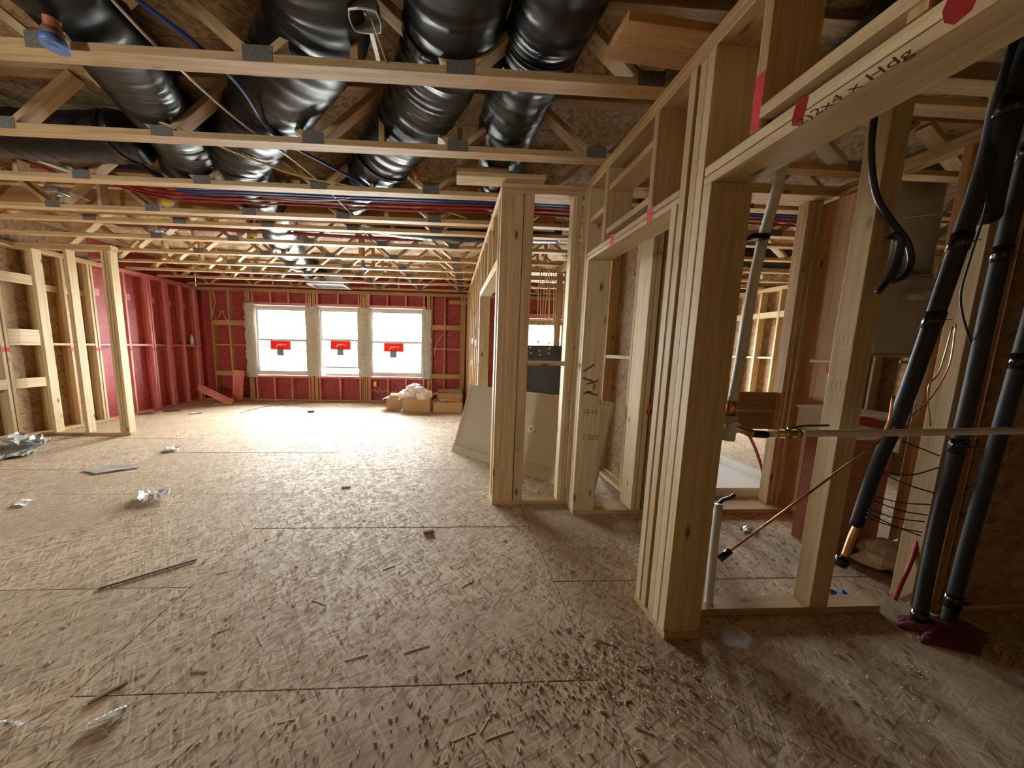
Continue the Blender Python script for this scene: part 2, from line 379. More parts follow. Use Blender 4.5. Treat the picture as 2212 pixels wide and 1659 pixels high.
for (a, b, c, d) in WINS[:3]:
    box('window_sill_plate', (a-.03, b+.03), (YF, YS-.001), (c-.06, c-.012), 'lumber_pink', wf)
    box('window_header', (a-.03, b+.03), (YF, YS-.001), (d+.012, d+.07), 'lumber_pink', wf)
    n = 3 if b-a > 1.2 else 2
    for i in range(n+1):
        x = a-.0+(b-a-.038)*i/n
        box('cripple_stud', (x, x+.038), (YF+.002, YS-.001), (.038, c-.06), 'lumber_pink', wf)
        box('cripple_stud', (x, x+.038), (YF+.002, YS-.001), (d+.07, ZT-.077), 'lumber_pink', wf)
for (x0, x1) in ((-5.81, -5.44), (-5.40, -5.03), (-.46, -.17), (-.13, .25)):
    box('blocking', (x0, x1), (YF+.05, YS-.001), (1.36, 1.398), 'lumber_orange', wf)
    for z in (.62, 1.86): box('blocking', (x0, x1), (YF+.004, YF+.042), (z, z+.12), 'lumber_orange', wf)
box('blocking', (-.05, .4), (YF-.03, YF), (2.5, 2.59), 'lumber_orange', wf)
for (a, b, c, d) in WINS[3:]:
    box('window_header', (a-.1, b+.1), (YF, YS-.001), (d+.012, d+.12), 'lumber_pink', wf)
    box('window_sill_plate', (a-.03, b+.03), (YF, YS-.001), (c-.06, c-.012), 'lumber_pink', wf)
    for x in (a-.12, a-.06, b+.02, b+.07): fst(x)
x = .8
while x < XE:
    if not any(a-.15 < x < b+.1 for a, b, c, d in WINS): fst(x)
    x += .41

for i in range(0, len(xs), 2): box('light_seal', (xs[i]-.001, xs[i+1]+.001), (YS+.0125, YS+.02), (-.1, ZT+TD+.04), 'lumber_dark', wf)  # unseen backing added so no sky shines through the panel joints
for a, b, c, d in WINS: box('light_seal', (a, b), (YS+.0125, YS+.02), (-.1, c), 'lumber_dark', wf); box('light_seal', (a, b), (YS+.0125, YS+.02), (d, ZT+TD+.04), 'lumber_dark', wf)
# windows
for i, (a, b, c, d) in enumerate(WINS):
    w = struct(empty('window_%d' % (i+1), ((a+b)/2, YF+.1, c)))
    y0, y1 = YF+.045, YF+.125; fw = .06
    box('window_frame', (a, a+fw), (y0, y1), (c, d), 'vinyl_white', w); box('window_frame', (b-fw, b), (y0, y1), (c, d), 'vinyl_white', w)
    box('window_frame', (a+fw, b-fw), (y0, y1), (c, c+fw), 'vinyl_white', w); box('window_frame', (a+fw, b-fw), (y0, y1), (d-fw, d), 'vinyl_white', w)
    zm = (c+d)/2+(.02 if i != 1 else .05); up = .13 if i == 1 else 0
    for lo, hi, yy, nm in ((zm-.02, d-fw, y0+.045, 'upper_sash'), (c+fw+up, zm+.02, y0+.008, 'lower_sash')):
        s = box(nm, (a+fw, b-fw), (yy, yy+.03), (lo, lo+.05), 'vinyl_white', w)
        box('sash_rail', (a+fw, b-fw), (yy, yy+.03), (hi-.05, hi), 'vinyl_white', s)
        box('sash_stile', (a+fw, a+fw+.035), (yy, yy+.03), (lo+.05, hi-.05), 'vinyl_white', s)
        box('sash_stile', (b-fw-.035, b-fw), (yy, yy+.03), (lo+.05, hi-.05), 'vinyl_white', s)
        box('pane', (a+fw+.035, b-fw-.035), (yy+.012, yy+.016), (lo+.05, hi-.05), 'glass', s)
    for q in (.3, .7): box('sash_lock', (a+(b-a)*q-.03, a+(b-a)*q+.03), (y0-.008, y0+.012), (zm+.02, zm+.035), 'vinyl_white', w)
    if i < 3:
        xc = ((583+628)/2, (713+758)/2, (829+872)/2)[i]; p = AT(xc, (737, 736, 742)[i], y=y0+.01); sw = .5
        zt = zm-.022-(.0 if i == 1 else .0); ys = y0+.016
        stk = box('sticker', (p.x-sw/2, p.x+sw/2), (ys, ys+.0015), (zt-.22, zt), 'sticker_red', w); stk['label'] = 'red printed window sticker'
        g = box('sticker', (p.x-.10, p.x+.07), (ys+.004, ys+.005), (zt-.37, zt-.12), 'sticker_grey', w); g['label'] = 'small grey paper label'
        text('sticker_lettering', 'JM', .11, 'ink_white', stk, frame((p.x-.06, ys-.002, zt-.11), (1, 0, 0), (0, 0, 1)), .5)
        tube('sticker_lettering', [(p.x+.02, ys-.002, zt-.10), (p.x+.06, ys-.002, zt-.08), (p.x+.10, ys-.002, zt-.11), (p.x+.14, ys-.002, zt-.08)], .006, 'ink_white', stk, 5, 4)

# loose house-wrap film folded in around the three windows
def wrapstrip(x0, x1, z0, z1, seed, lab):
    R = random.Random(seed); nz = 26; nx = 5; vs = []; fs = []
    for j in range(nz+1):
        v = j/nz; z = z0+(z1-z0)*v
        for i in range(nx+1):
            u = i/nx; x = x0+(x1-x0)*u
            if i == 0: x += R.uniform(-.018, .018)
            if i == nx: x += R.uniform(-.014, .014)
            vs.append((x, YF-.008-.022*abs(math.sin(u*5+seed+v*3))-R.random()*.018, z))
    n = len(vs); vs += [(p[0], p[1]-.0015, p[2]) for p in vs]
    for j in range(nz):
        for i in range(nx):
            q = (j*(nx+1)+i, j*(nx+1)+i+1, (j+1)*(nx+1)+i+1, (j+1)*(nx+1)+i); fs += [q[::-1], tuple(k+n for k in q)]
    bd = [i for i in range(nx)] + [j*(nx+1)+nx for j in range(nz)] + [nz*(nx+1)+i for i in range(nx, 0, -1)] + [j*(nx+1) for j in range(nz, 0, -1)]
    for k in range(len(bd)): p, q = bd[k], bd[(k+1) % len(bd)]; fs.append((p, q, q+n, p+n))
    tag(mesh('house_wrap_film', vs, fs, 'wrap_white', None, False, vs[0]), lab, 'plastic film', 'film strips round the windows')
wrapstrip(-5.04, -4.80, .60, 2.40, 1, 'torn strip of white film left of the first window, beside the red side wall')
wrapstrip(-3.58, -3.24, .64, 2.36, 2, 'wrinkled film strip over the studs between the first and the middle window')
wrapstrip(-2.31, -1.98, .64, 2.36, 3, 'wrinkled film strip over the studs between the middle and the last window')
wrapstrip(-.71, -.50, .62, 2.36, 4, 'film strip flaring out beside the last window, near the cardboard boxes')

# left wall
wl = struct(empty('wall_left', (XL, 0, 0)))
y = YB
edges = [YB, -1.4, -.2, 1.02, 2.24, 3.46, 4.68, 5.90, 6.12, 7.12, 8.34+.15]
for a, b in zip(edges, edges[1:]):
    mt = 'osb_red' if a > 6.0 else 'osb_wall'
    for z0, z1 in ((0, 1.37), (1.37, 2.6), (2.6, ZT+TD)): box('sheathing_panel', (XL-.152, XL-.14), (a+.0015, b-.0015), (z0+.0015, z1-.0015), mt, wl)
plates(wl, 'y', (XL-.14, XL), YB, 6.1, 'lumber'); plates(wl, 'y', (XL-.14, XL), 6.1, YF, 'lumber_pink')
def lst(y, w, mat): 
    s = box('stud', (XL-.139, XL), (y, y+w), ZS, mat, wl)
    mk = box('paint_mark', (XL, XL+.0015), (y+.002, y+w-.002), (1.24, 1.30), 'spray_red', s); mk['label'] = 'red spray paint mark'
ly = [YB+.4*i for i in range(18)]
for q in ly:
    if q < 4.6: lst(q, .038, 'lumber')
for q in (4.74, 4.79): lst(q, .038, 'lumber_pale')
lst(5.20, .038, 'lumber'); lst(5.56, .038, 'lumber')
for q in (5.93, 5.98): lst(q, .038, 'lumber_pale')
RY = [6.53, 7.0, 7.05, 7.41, 7.46, 7.83, 8.22, 8.27]
for q in RY: lst(q, .038, 'lumber_pink')
for (a, b, mt) in ((4.35, 4.74, 'lumber_pale'), (4.83, 5.2, 'lumber_pale'), (5.24, 5.56, 'lumber'), (5.6, 5.93, 'lumber_pale'), (6.02, 6.53, 'lumber_pink'), (6.57, 7.0, 'lumber_pink'), (7.09, 7.41, 'lumber_pink'), (7.50, 7.83, 'lumber_pink'), (7.87, 8.22, 'lumber_pink')):
    box('blocking', (XL-.10, XL-.002), (a, b), (1.33, 1.368), mt, wl)
    if a < 5.2:
        box('blocking', (XL-.04, XL-.001), (a, b), (1.369, 1.56), mt, wl); box('blocking', (XL-.04, XL-.001), (a, b), (.72, .86), mt, wl); box('blocking', (XL-.04, XL-.001), (a, b), (2.2, 2.34), mt, wl)
    elif a > 6: box('blocking', (XL-.13, XL-.09), (a, a+.16), (2.2, 2.32), mt, wl)
    else: box('blocking', (XL-.13, XL-.09), (a, b), (2.15, 2.25), mt, wl)
for a in (6.6, 7.12, 7.52, 7.9): tube('sheathing_nail', [(XL-.01, a, .86), (XL-.12, a+.10, .89)], .004, 'galvanised', wl, 6, 2)
box('light_seal', (XL-.162, XL-.1525), (YB-.2, YF+.17), (-.1, ZT+TD+.04), 'lumber_dark', wl)  # added backing, seals the left wall seams against sky light
# far-away shell: wall behind the camera and right outer wall
wb = struct(empty('wall_back', (0, YB, 0)))
def bpan(x0, x1, z0, z1):
    box('sheathing_panel', (x0+.0015, x1-.0015), (YB-.152, YB-.14), (z0, z1), 'osb_wall', wb); box('light_seal', (x0-.001, x1+.001), (YB-.165, YB-.1525), (z0-.001, z1+.001), 'lumber_dark', wb)  # second box: added backing that blocks light at the joints
xb = [XL-.15] + [q for w in WIN_FILL for q in w[:2]] + [XE+.15]
for i in range(0, len(xb), 2):
    x = xb[i]
    while x < xb[i+1]-.01: e = min(x+1.22, xb[i+1]); bpan(x, e, -.05, ZT+TD+.03); x = e
for a, b, c, d in WIN_FILL: bpan(a, b, -.05, c); bpan(a, b, d, ZT+TD+.03)
plates(wb, 'x', (YB-.14, YB), XL, XE, 'lumber')
x = XL+.2
while x < XE:
    if not any(a-.05 < x < b+.01 for a, b, c, d in WIN_FILL): box('stud', (x, x+.038), (YB-.139, YB), ZS, 'lumber', wb)
    x += .41
for i, (a, b, c, d) in enumerate(WIN_FILL):  # added window out of view, there to brighten the near room
    w = struct(empty('window_%d' % (i+6), ((a+b)/2, YB-.1, c))); y0, y1 = YB-.125, YB-.045
    for x in ((a, a+.05), (b-.05, b)): box('window_frame', x, (y0, y1), (c, d), 'vinyl_white', w)
    for z in ((c, c+.05), ((c+d)/2-.02, (c+d)/2+.02), (d-.05, d)): box('window_frame', (a+.05, b-.05), (y0, y1), z, 'vinyl_white', w)
    for z in ((c+.05, (c+d)/2-.02), ((c+d)/2+.02, d-.05)): box('pane', (a+.05, b-.05), (YB-.09, YB-.086), z, 'glass', w)
we = struct(empty('wall_right_outer', (XE, 0, 0))); y = YB-.14
while y < YF+.1: box('sheathing_panel', (XE+.14, XE+.152), (y+.0015, min(y+1.22, YF+.15)-.0015), (0, ZT+TD), 'osb_wall', we); y += 1.22
plates(we, 'y', (XE, XE+.14), YB, YF, 'lumber_pale')
y = YB+.2
while y < YF-.1:
    box('stud', (XE, XE+.139), (y, y+.038), ZS, 'lumber_pale', we)
    if y > 3:
        box('blocking', (XE+.04, XE+.138), (y+.039, y+.405), (1.33, 1.368), 'lumber_pale', we); box('blocking', (XE+.002, XE+.04), (y+.039, y+.405), (2.15, 2.27), 'lumber_pale', we)
    y += .41

box('light_seal', (XE+.1525, XE+.162), (YB-.2, YF+.17), (-.1, ZT+TD+.04), 'lumber_dark', we)  # added backing, stops sky light between the outer panels
# stub partition by the left wall
ws = struct(empty('wall_stub', (-5.4, 5.05, 0)))
plates(ws, 'x', (5.03, 5.14), XL, -4.82, 'lumber')
for x0, x1, mt in ((-5.93, -5.88, 'lumber_pale'), (-5.47, -5.42, 'lumber_pale'), (-4.97, -4.93, 'lumber_pale'), (-4.925, -4.885, 'lumber'), (-4.88, -4.84, 'lumber_pale')):
    box('stud', (x0, x1), (5.03, 5.14), ZS, mt, ws)

# right wall of the near room: posts, flat headers, blocking above the doors
wr = struct(empty('wall_right', (XR, 1.5, 0))); X2 = XR+WT
plates(wr, 'y', (XR, X2), YB, 2.80, 'lumber', gaps=[(-.7, 1.395), (1.66, 2.615)])
def pst(y0, y1, z, mat='lumber_pale', nm='stud', x=(XR, X2)): return box(nm, x, (y0, y1), z, mat, wr)
pst(1.40, 1.447, (.038, 2.13), 'lumber_pale', 'jack_stud'); pst(1.452, 1.496, ZS); pst(1.503, 1.545, ZS, 'lumber_pale', 'stud', (XR+.006, X2)); pst(1.557, 1.60, ZS)
pst(1.61, 1.652, (.038, 2.13), 'lumber_pale', 'jack_stud')
for z in ((2.132, 2.168), (2.172, 2.21)): box('door_header', (XR+.003, X2), (-.72, 1.449), z, 'lumber_pale', wr)
h1 = wr.children[-2]
box('blocking', (XR-.015, XR+.075), (-.72, 1.19), (2.235, 2.275), 'lumber_pale', wr)
for y0 in (1.20, .79, .38, -.03): 
    s = pst(y0, y0+.04, (2.212, ZT-.077), 'lumber', 'cripple_stud')
    if y0 == 1.20: mk = box('paint_mark', (XR-.0015, XR), (y0+.002, y0+.038), (2.215, 2.40), 'spray_red', s); mk['label'] = 'red spray paint mark'
for z in ((2.132, 2.160), (2.164, 2.195)): box('door_header', (XR+.003, X2), (1.604, 2.66), z, 'lumber_pale', wr)
h2 = wr.children[-2]
pst(1.82, 1.86, (2.197, ZT-.077), 'lumber', 'cripple_stud'); pst(2.37, 2.41, (2.197, ZT-.077), 'lumber', 'cripple_stud')
box('blocking', (XR+.01, X2-.01), (1.862, 2.368), (2.24, 2.278), 'lumber_pale', wr); box('blocking', (XR+.01, X2-.01), (1.862, 2.368), (2.53, 2.568), 'lumber_pale', wr)
box('blocking', (XR+.01, X2-.01), (2.412, 2.655), (2.42, 2.458), 'lumber_pale', wr)
pst(2.62, 2.658, (.038, 2.13), 'lumber_pale', 'jack_stud'); pst(2.663, 2.70, ZS); pst(2.705, 2.742, ZS, 'lumber_pale', 'stud', (XR+.004, X2)); pst(2.75, 2.79, ZS)
for y0, y1 in ((-.78, -.73), (-1.2, -1.16), (-1.61, -1.57), (-2.02, -1.98)): pst(y0, y1, ZS)
def mark(px0, px1, py0, py1, x, parent):
    a = AT((px0+px1)/2, py0, x=x); b_ = AT((px0+px1)/2, py1, x=x); c1 = AT(px0, (py0+py1)/2, x=x); c2 = AT(px1, (py0+py1)/2, x=x)
    o = box('paint_mark', (x-.0012, x), tuple(sorted((c1.y, c2.y))), tuple(sorted((a.z, b_.z))), 'spray_red', parent); o['label'] = 'red spray paint mark'
mark(1319, 1325, 506, 530, XR+.003, h2); mark(1398, 1410, 448, 478, XR+.003, h2)
def undermark(pxs, parent):
    vs = [AT(px, py, z=2.1318)-Vector((0, 0, .0006)) for px, py in pxs]; n = len(vs); vs += [v-Vector((0, 0, .001)) for v in vs]
    fs = [tuple(range(n)), tuple(range(2*n-1, n-1, -1))]+[(i, (i+1) % n, n+(i+1) % n, n+i) for i in range(n)]
    mk = mesh('paint_mark', vs, fs, 'spray_red', parent, False, vs[0]); mk['label'] = 'red spray paint mark'
undermark([(2035, 25), (2050, -10), (2115, -14), (2100, 20), (2062, 52), (2040, 48)], h1); undermark([(1712, 252), (1722, 215), (1748, 206), (1742, 235), (1728, 272), (1710, 270)], h1)
a, b_ = AT(1756, 246, z=2.131), AT(1905, 150, z=2.131)
text('handwriting', '2)2x4 x Hdg', .05, 'ink_brown', h1, frame((a+b_)/2-Vector((0, 0, .0012)), b_-a, (-1, 0, 0)), .35)

# closet front, the wall jogging left at its corner
wc = struct(empty('wall_closet_front', (.7, YC, 0)))
plates(wc, 'x', (YC, YC+.09), XC+.001, XR+.0, 'lumber')
box('stud', (XC+.001, XC+WT), (YC, YC+.038), ZS, 'lumber', wc); box('stud', (XC+.005, XC+WT), (YC+.04, YC+.078), ZS, 'lumber', wc)
box('stud', (XC+WT+.008, XC+WT+.09), (YC+.006, YC+.044), ZS, 'lumber', wc)
box('stud', (1.0, 1.038), (YC, YC+.089), ZS, 'lumber_pale', wc); box('stud', (1.04, 1.078), (YC, YC+.089), ZS, 'lumber', wc)
box('blocking', (XC+WT+.092, 1.0), (YC, YC+.038), (1.283, 1.321), 'lumber', wc)
box('backing_board', (.03, .74), (YC-.07, YC+.08), (ZT+.001, ZT+.037), 'lumber_pale', wc); box('backing_board', (.03, .44), (YC-.07, YC+.02), (ZT+.039, ZT+.075), 'lumber', wc)
box('backing_post', (.03, .07), (YC-.06, YC+.03), (ZT+.076, ZT+TD-.05), 'lumber_pale', wc)
# main-room right wall beyond the closet
wd = struct(empty('wall_right_far', (XC, 5, 0))); X3 = XC+WT-.04
plates(wd, 'y', (XC, X3), YC+.09, YF, 'lumber_pale', gaps=[(3.02, 4.62)])
for y0, y1, z in ((2.93, 2.968, ZS), (2.975, 3.013, (.038, 2.13)), (4.62, 4.658, (.038, 2.13)), (4.665, 4.703, ZS)): box('stud', (XC, X3), (y0, y1), z, 'lumber_pale', wd)
for z in ((2.132, 2.168), (2.172, 2.21)): box('door_header', (XC, X3), (2.972, 4.66), z, 'lumber_pale', wd)
for y0 in (3.3, 3.7, 4.1, 4.4): box('cripple_stud', (XC, X3), (y0, y0+.038), (2.212, ZT-.077), 'lumber', wd)
y0 = 5.0
while y0 < YF-.1: box('stud', (XC, X3), (y0, y0+.038), ZS, 'lumber', wd); y0 += .406
for y0, z in ((5.0, 1.45), (5.9, 1.5), (6.1, 1.1)):
    sw = box('outlet_box', (XC-.012, XC+.05), (y0, y0+.07), (z, z+.1), 'pex_white', wd); sw['label'] = 'small pale electrical box on the studs'

# wall C: back of the mechanical room
w2 = struct(empty('wall_mechanical_back', (2, 2.7, 0)))
plates(w2, 'x', (2.62, 2.80), X2+.001, 3.17, 'lumber')
for x0, x1, mt in ((1.60, 1.638, 'lumber_pale'), (1.645, 1.683, 'lumber_pale'), (1.72, 1.758, 'lumber'), (2.24, 2.278, 'lumber'), (2.95, 2.988, 'lumber'), (3.0, 3.038, 'lumber'), (3.05, 3.078, 'lumber')): box('stud', (x0, x1), (2.62 if x0 < 2.9 else 2.715, 2.80), ZS, mt, w2)
z0, z1 = AT(1620, 925, y=2.79).z, AT(1620, 846, y=2.79).z
box('backing_board', (2.28, 2.95), (2.76, 2.798), (z0, (z0+z1)/2-.002), 'lumber_dark', w2); box('backing_board', (2.28, 2.95), (2.76, 2.798), ((z0+z1)/2+.002, z1), 'lumber_dark', w2)
# partition running back behind wall C
w3 = struct(empty('wall_partition', (1.77, 4, 0)))
plates(w3, 'y', (1.74, 1.84), 2.801, 5.5, 'lumber_pale', gaps=[(3.62, 4.5)])
for y0 in (3.05, 3.58, 4.52, 4.56, 5.0, 5.44): box('stud', (1.741, 1.839), (y0, y0+.038), ZS, 'lumber', w3)
box('blocking', (1.745, 1.84), (3.09, 3.58), (1.34, 1.378), 'lumber_pale', w3)
box('sheathing_panel', (1.842, 1.853), (2.82, 3.6), (.04, 2.6), 'osb_wall', w3)
# wall D: right side of the mechanical room with a plywood panel
w4 = struct(empty('wall_mechanical_right', (3.1, 2.2, 0)))
plates(w4, 'y', (3.08, 3.17), 1.70, 2.619, 'lumber')
box('blocking', (3.03, 3.067), (2.36, 2.60), (1.36, 1.385), 'lumber_pale', w4)
box('plywood_panel', (3.068, 3.079), (2.30, 2.71), (.04, 2.66), 'lumber_orange', w4)
for y0 in (1.705, 1.94, 2.34, 2.575): box('stud', (3.081, 3.169), (y0, y0+.038), ZS, 'lumber_orange', w4)
mk = box('paint_mark', (3.066, 3.068), (2.32, 2.5), (1.28, 1.35), 'spray_red', w4); mk['label'] = 'red spray paint mark'
# wall B: front of the mechanical room
w5 = struct(empty('wall_mechanical_front', (2, 1.53, 0)))
plates(w5, 'x', (1.53, 1.62), X2+.001, 3.4, 'lumber', gaps=[(2.42, 2.72)])
for x0, x1, mt in ((1.275, 1.313, 'lumber'), (2.0, 2.105, 'lumber_pale'), (2.60, 2.638, 'lumber_pale'), (2.73, 2.768, 'lumber_orange'), (3.0, 3.038, 'lumber'), (3.36, 3.398, 'lumber')): box('stud', (x0, x1), (1.531, 1.619), ZS, mt, w5)
box('plywood_panel', (2.77, 3.395), (1.519, 1.53), (.04, 2.66), 'osb_wall', w5)
stamp = AT(1808, 735, x=2.0); st2 = w5.children[-5]
for z in (stamp.z, AT(1792, 832, x=2.0).z):
    for k in range(4):
        box('grade_stamp', (1.9988, 1.9996), (1.535+k*.02, 1.5358+k*.02), (z-.025, z+.025), 'ink_grey', st2)
    for q in (-.025, .025): box('grade_stamp', (1.9988, 1.9996), (1.535, 1.5955), (z+q, z+q+.001), 'ink_grey', st2)
p2 = [c for c in wr.children if c.name.startswith('jack_stud')][-1]
for py, s in ((890, '12-11'), (945, '1 22/2')):
    p = AT(1275, py, y=2.62); text('stamp', s, .055, 'ink_brown', p2, frame((p.x, 2.6188, p.z), (1, 0, 0), (0, 0, 1)))
for px, py, L, a in ((1272, 795, .11, .6), (1270, 820, .09, -.3), (1280, 826, .10, .3), (1278, 850, .10, -.35), (1270, 848, .06, .2)):
    p = AT(px, py, y=2.619); d = Vector((math.cos(a), 0, math.sin(a)))*L/2
    beam('scuff_mark', p-d, p+d, .0012, .014, 'ink_brown', p2)

# wall with the electrical panel in the room beyond the closet
w6 = struct(empty('wall_panel_room', (1.4, 5.5, 0)))
plates(w6, 'x', (5.501, 5.59), X3+.001, 2.3, 'lumber')
for x0 in (.56, 1.17, 1.22, 1.90, 1.945): box('stud', (x0, x0+.038), (5.502, 5.589), ZS, 'lumber', w6)
for z in (2.56, 1.83): box('blocking', (1.26, 1.90), (5.502, 5.54), (z, z+.07), 'lumber', w6)

w7 = struct(empty('wall_light_block', (5.6, 4.3, 0)))  # sheathed wall added to hold window light off the mechanical room
plates(w7, 'x', (4.301, 4.39), 4.85, XE-.001, 'lumber')
for x0 in (4.851, 5.26, 5.67, 6.08): box('stud', (x0, x0+.038), (4.302, 4.389), ZS, 'lumber', w7); box('sheathing_panel', (x0, x0+.405), (4.391, 4.402), (.002, 2.75), 'osb_wall', w7)

# ------------------------------------------------------------------ flexible ducts
def duct(label, pts, a, b, seed, seg=14, strap=()):
    R = random.Random(seed); path = smoothpath(pts, seg*2); n = 36; vs = []; fs = []; L = 0; prev = [0]*n
    for i, p in enumerate(path):
        d = (path[min(i+1, len(path)-1)]-path[max(i-1, 0)]).normalized(); L += (p-path[max(i-1, 0)]).length
        u = d.cross(Vector((0, 0, 1))); u = u.normalized() if u.length > 1e-3 else Vector((1, 0, 0)); w = u.cross(d).normalized()
        # each crease runs round the sleeve for a stretch, then gives way to the next
        cr = [0]*n
        for c in range(5):
            k0 = R.randrange(n); ln = R.randrange(4, 15); am = R.uniform(-.022, .022)
            for k in range(ln): cr[(k0+k) % n] += am*math.sin(math.pi*(k+1)/(ln+1))
        q = 1+.014*math.sin(L*50)
        for k in range(n):
            prev[k] = prev[k]*.35+cr[k]
            t = 2*math.pi*k/n; f = q+prev[k]
            vs.append(p+u*(math.cos(t)*a*f)+w*(math.sin(t)*b*f))
    for i in range(len(path)-1):
        for k in range(n): fs.append((i*n+k, i*n+(k+1) % n, (i+1)*n+(k+1) % n, (i+1)*n+k))
    fs.append(tuple(range(n-1, -1, -1))); e = (len(path)-1)*n; fs.append(tuple(e+k for k in range(n)))
    t = thing('flex_duct', label, 'duct', path[0], 'black flexible ducts above the trusses')
    mesh('jacket', vs, fs, 'duct_black', t, True, path[0])
    for f in strap:
        i = int(f*(len(path)-2)); c = path[i]; d = (path[i+1]-path[i]).normalized(); u = d.cross(Vector((0, 0, 1))).normalized(); w = u.cross(d)
        ring = [c+u*math.cos(2*math.pi*k/24)*a*1.05+w*math.sin(2*math.pi*k/24)*b*1.05 for k in range(25)]
        v2 = []; f2 = []
        for k, r in enumerate(ring): v2 += [r-d*.02, r+d*.02]
        for k in range(24): f2.append((2*k, 2*k+1, 2*k+3, 2*k+2))
        mesh('strap', v2, f2, 'tape_black', t, False, c)
    return t
zc = 2.985
def dp(*px, z=zc): return [AT(x, y, z=z) for x, y in px]
def up(pts, n, d): return [Vector(pts[0])+Vector(d)*k for k in range(n, 0, -1)]+pts
P = dp((985, 20), (948, 150), (905, 240), (840, 330), (795, 385)); P = up(P, 3, (.02, -.55, 0))+[P[-1]+Vector((-.35, .45, 0))]
duct('fat black flexible duct curving left past the metal ceiling box', P, .235, .165, 1, 16, (.42, .78))
P = dp((1198, 30), (1160, 120), (1110, 240), (1082, 330), (1085, 385)); P = up(P, 3, (.05, -.55, 0))+[P[-1]+Vector((.1, .5, 0)), P[-1]+Vector((.35, .9, 0))]
duct('crinkled black flexible duct running beside the right wall top plate', P, .205, .155, 2, 16, (.45,))
P = dp((690, 20), (620, 180), (540, 300), (520, 350)); P = up(P, 3, (.04, -.5, 0))+[Vector((-2.0, 3.6, zc)), Vector((-2.2, 4.37, zc)), Vector((-2.6, 5.4, zc)), Vector((-2.85, 6.3, zc)), Vector((-3.0, 7.1, zc)), Vector((-2.95, 7.75, zc-.04))]
duct('longest black flexible duct snaking back to the boot above the windows', P, .235, .16, 3, 16, (.2, .55, .9))
P = dp((212, 60), (305, 180), (370, 270), (408, 330)); P = up(P, 3, (.06, -.55, 0))+[P[-1]+Vector((-.2, .28, 0))]
duct('black flexible duct behind the capped orange sprinkler drop', P, .215, .16, 4, 16)
P = [Vector((-5.6, 2.78, zc)), Vector((-4.6, 2.82, zc)), Vector((-3.7, 2.83, zc-.02)), Vector((-2.95, 2.83, zc-.04)), Vector((-2.45, 2.82, zc-.02))]
duct('black flexible duct lying crosswise in the bay toward the left wall', P, .2, .15, 5, 16, (.97,))
P = [Vector((-1.25, 3.98, zc)), Vector((-.85, 4.36, 2.95)), Vector((-.3, 4.44, 2.93)), Vector((.4, 4.45, 2.93)), Vector((1.4, 4.44, 2.95))]
duct('black flexible duct slumped crosswise near the closet wall', P, .17, .125, 6, 16)
P = [Vector((3.0, 4.2, zc)), Vector((3.6, 4.9, zc)), Vector((4.6, 5.3, zc)), Vector((5.6, 5.35, zc))]
duct('black flexible duct over the room past the mechanical closet', P, .17, .15, 7, 16)
P = [Vector((1.55, -.6, zc)), Vector((1.7, .3, zc)), Vector((1.95, 1.1, zc)), Vector((2.3, 2.0, zc))]
duct('black flexible duct above the written header', P, .2, .15, 8, 16)
# boot above the windows
t = thing('duct_boot', 'grey sheet-metal duct boot with plastic cover above the windows', 'duct boot', (-2.75, 7.8, ZT))
box('boot_flange', (-3.15, -2.35), (7.42, 7.46), (ZT-.03, ZT), 'galvanised', t); box('boot_flange', (-3.15, -2.35), (7.96, 8.0), (ZT-.03, ZT), 'galvanised', t)
box('boot_flange', (-3.15, -3.11), (7.46, 7.96), (ZT-.03, ZT), 'galvanised', t); box('boot_flange', (-2.39, -2.35), (7.46, 7.96), (ZT-.03, ZT), 'galvanised', t)
box('boot_box', (-3.11, -2.39), (7.46, 7.96), (ZT-.001, ZT+.16), 'sheet_poly', t)

# ------------------------------------------------------------------ pipes and cables overhead
R_ = random.Random(11)
for k in range(6):
    y = 3.41+.034*k; z = 2.865-.02*(k % 3); pts = [(-3.4-.1*k, y+.2, 3.13), (-3.2-.05*k, y+.02, 2.98), (-2.9, y, z+.02)] + [(-2.4+.9*i, y+.012*math.sin(i*1.7)+R_.uniform(-.003, .003), z+.008*math.sin(i*2.3)+R_.uniform(-.002, .002)) for i in range(8)]
    tag(tube('water_pipe', pts, .0115, 'pex_red', None, 8, 6), 'thin red plastic water pipe in the bundle across the ceiling bay', 'pipe', 'red pipes of the overhead bundle')
for k in range(5):
    y = 3.24+.028*k; z = 2.812+.006*(k % 2); pts = [(-3.0-.1*k, y+.3, 3.14), (-2.8, y+.05, 3.0), (-2.5, y, z)] + [(-2.0+.9*i, y+.01*math.sin(i*1.7), z+R_.uniform(0, .003)) for i in range(8)]
    tag(tube('water_pipe', pts, .0115, 'pex_blue', None, 8, 6), 'thin blue plastic water pipe in the bundle across the ceiling bay', 'pipe', 'blue pipes of the overhead bundle')
for k, c in enumerate(('pex_red', 'pex_red', 'pex_blue')):
    pts = [(-4.2, 4.44+.03*k, 2.86), (-3.5, 4.45+.03*k, 2.855), (-2.2, 4.49+.03*k, 2.85), (-.9, 4.54+.03*k, 2.84), (-.4, 4.56+.03*k, 2.85)]
    tag(tube('water_pipe', pts, .011, c, None, 8, 6), ('red' if k < 2 else 'blue') + ' water pipe of the trio passing under the long duct', 'pipe', None if k == 2 else 'red pipes under the long duct')
def cable(label, px, mat, r=.006, z=2.83, name='cable', g=None):
    return tag(tube(name, [AT(x, y, z=zz) for (x, y, zz) in [(q[0], q[1], q[2] if len(q) > 2 else z) for q in px]], r, mat, None, 7, 7), label, 'cable', g)
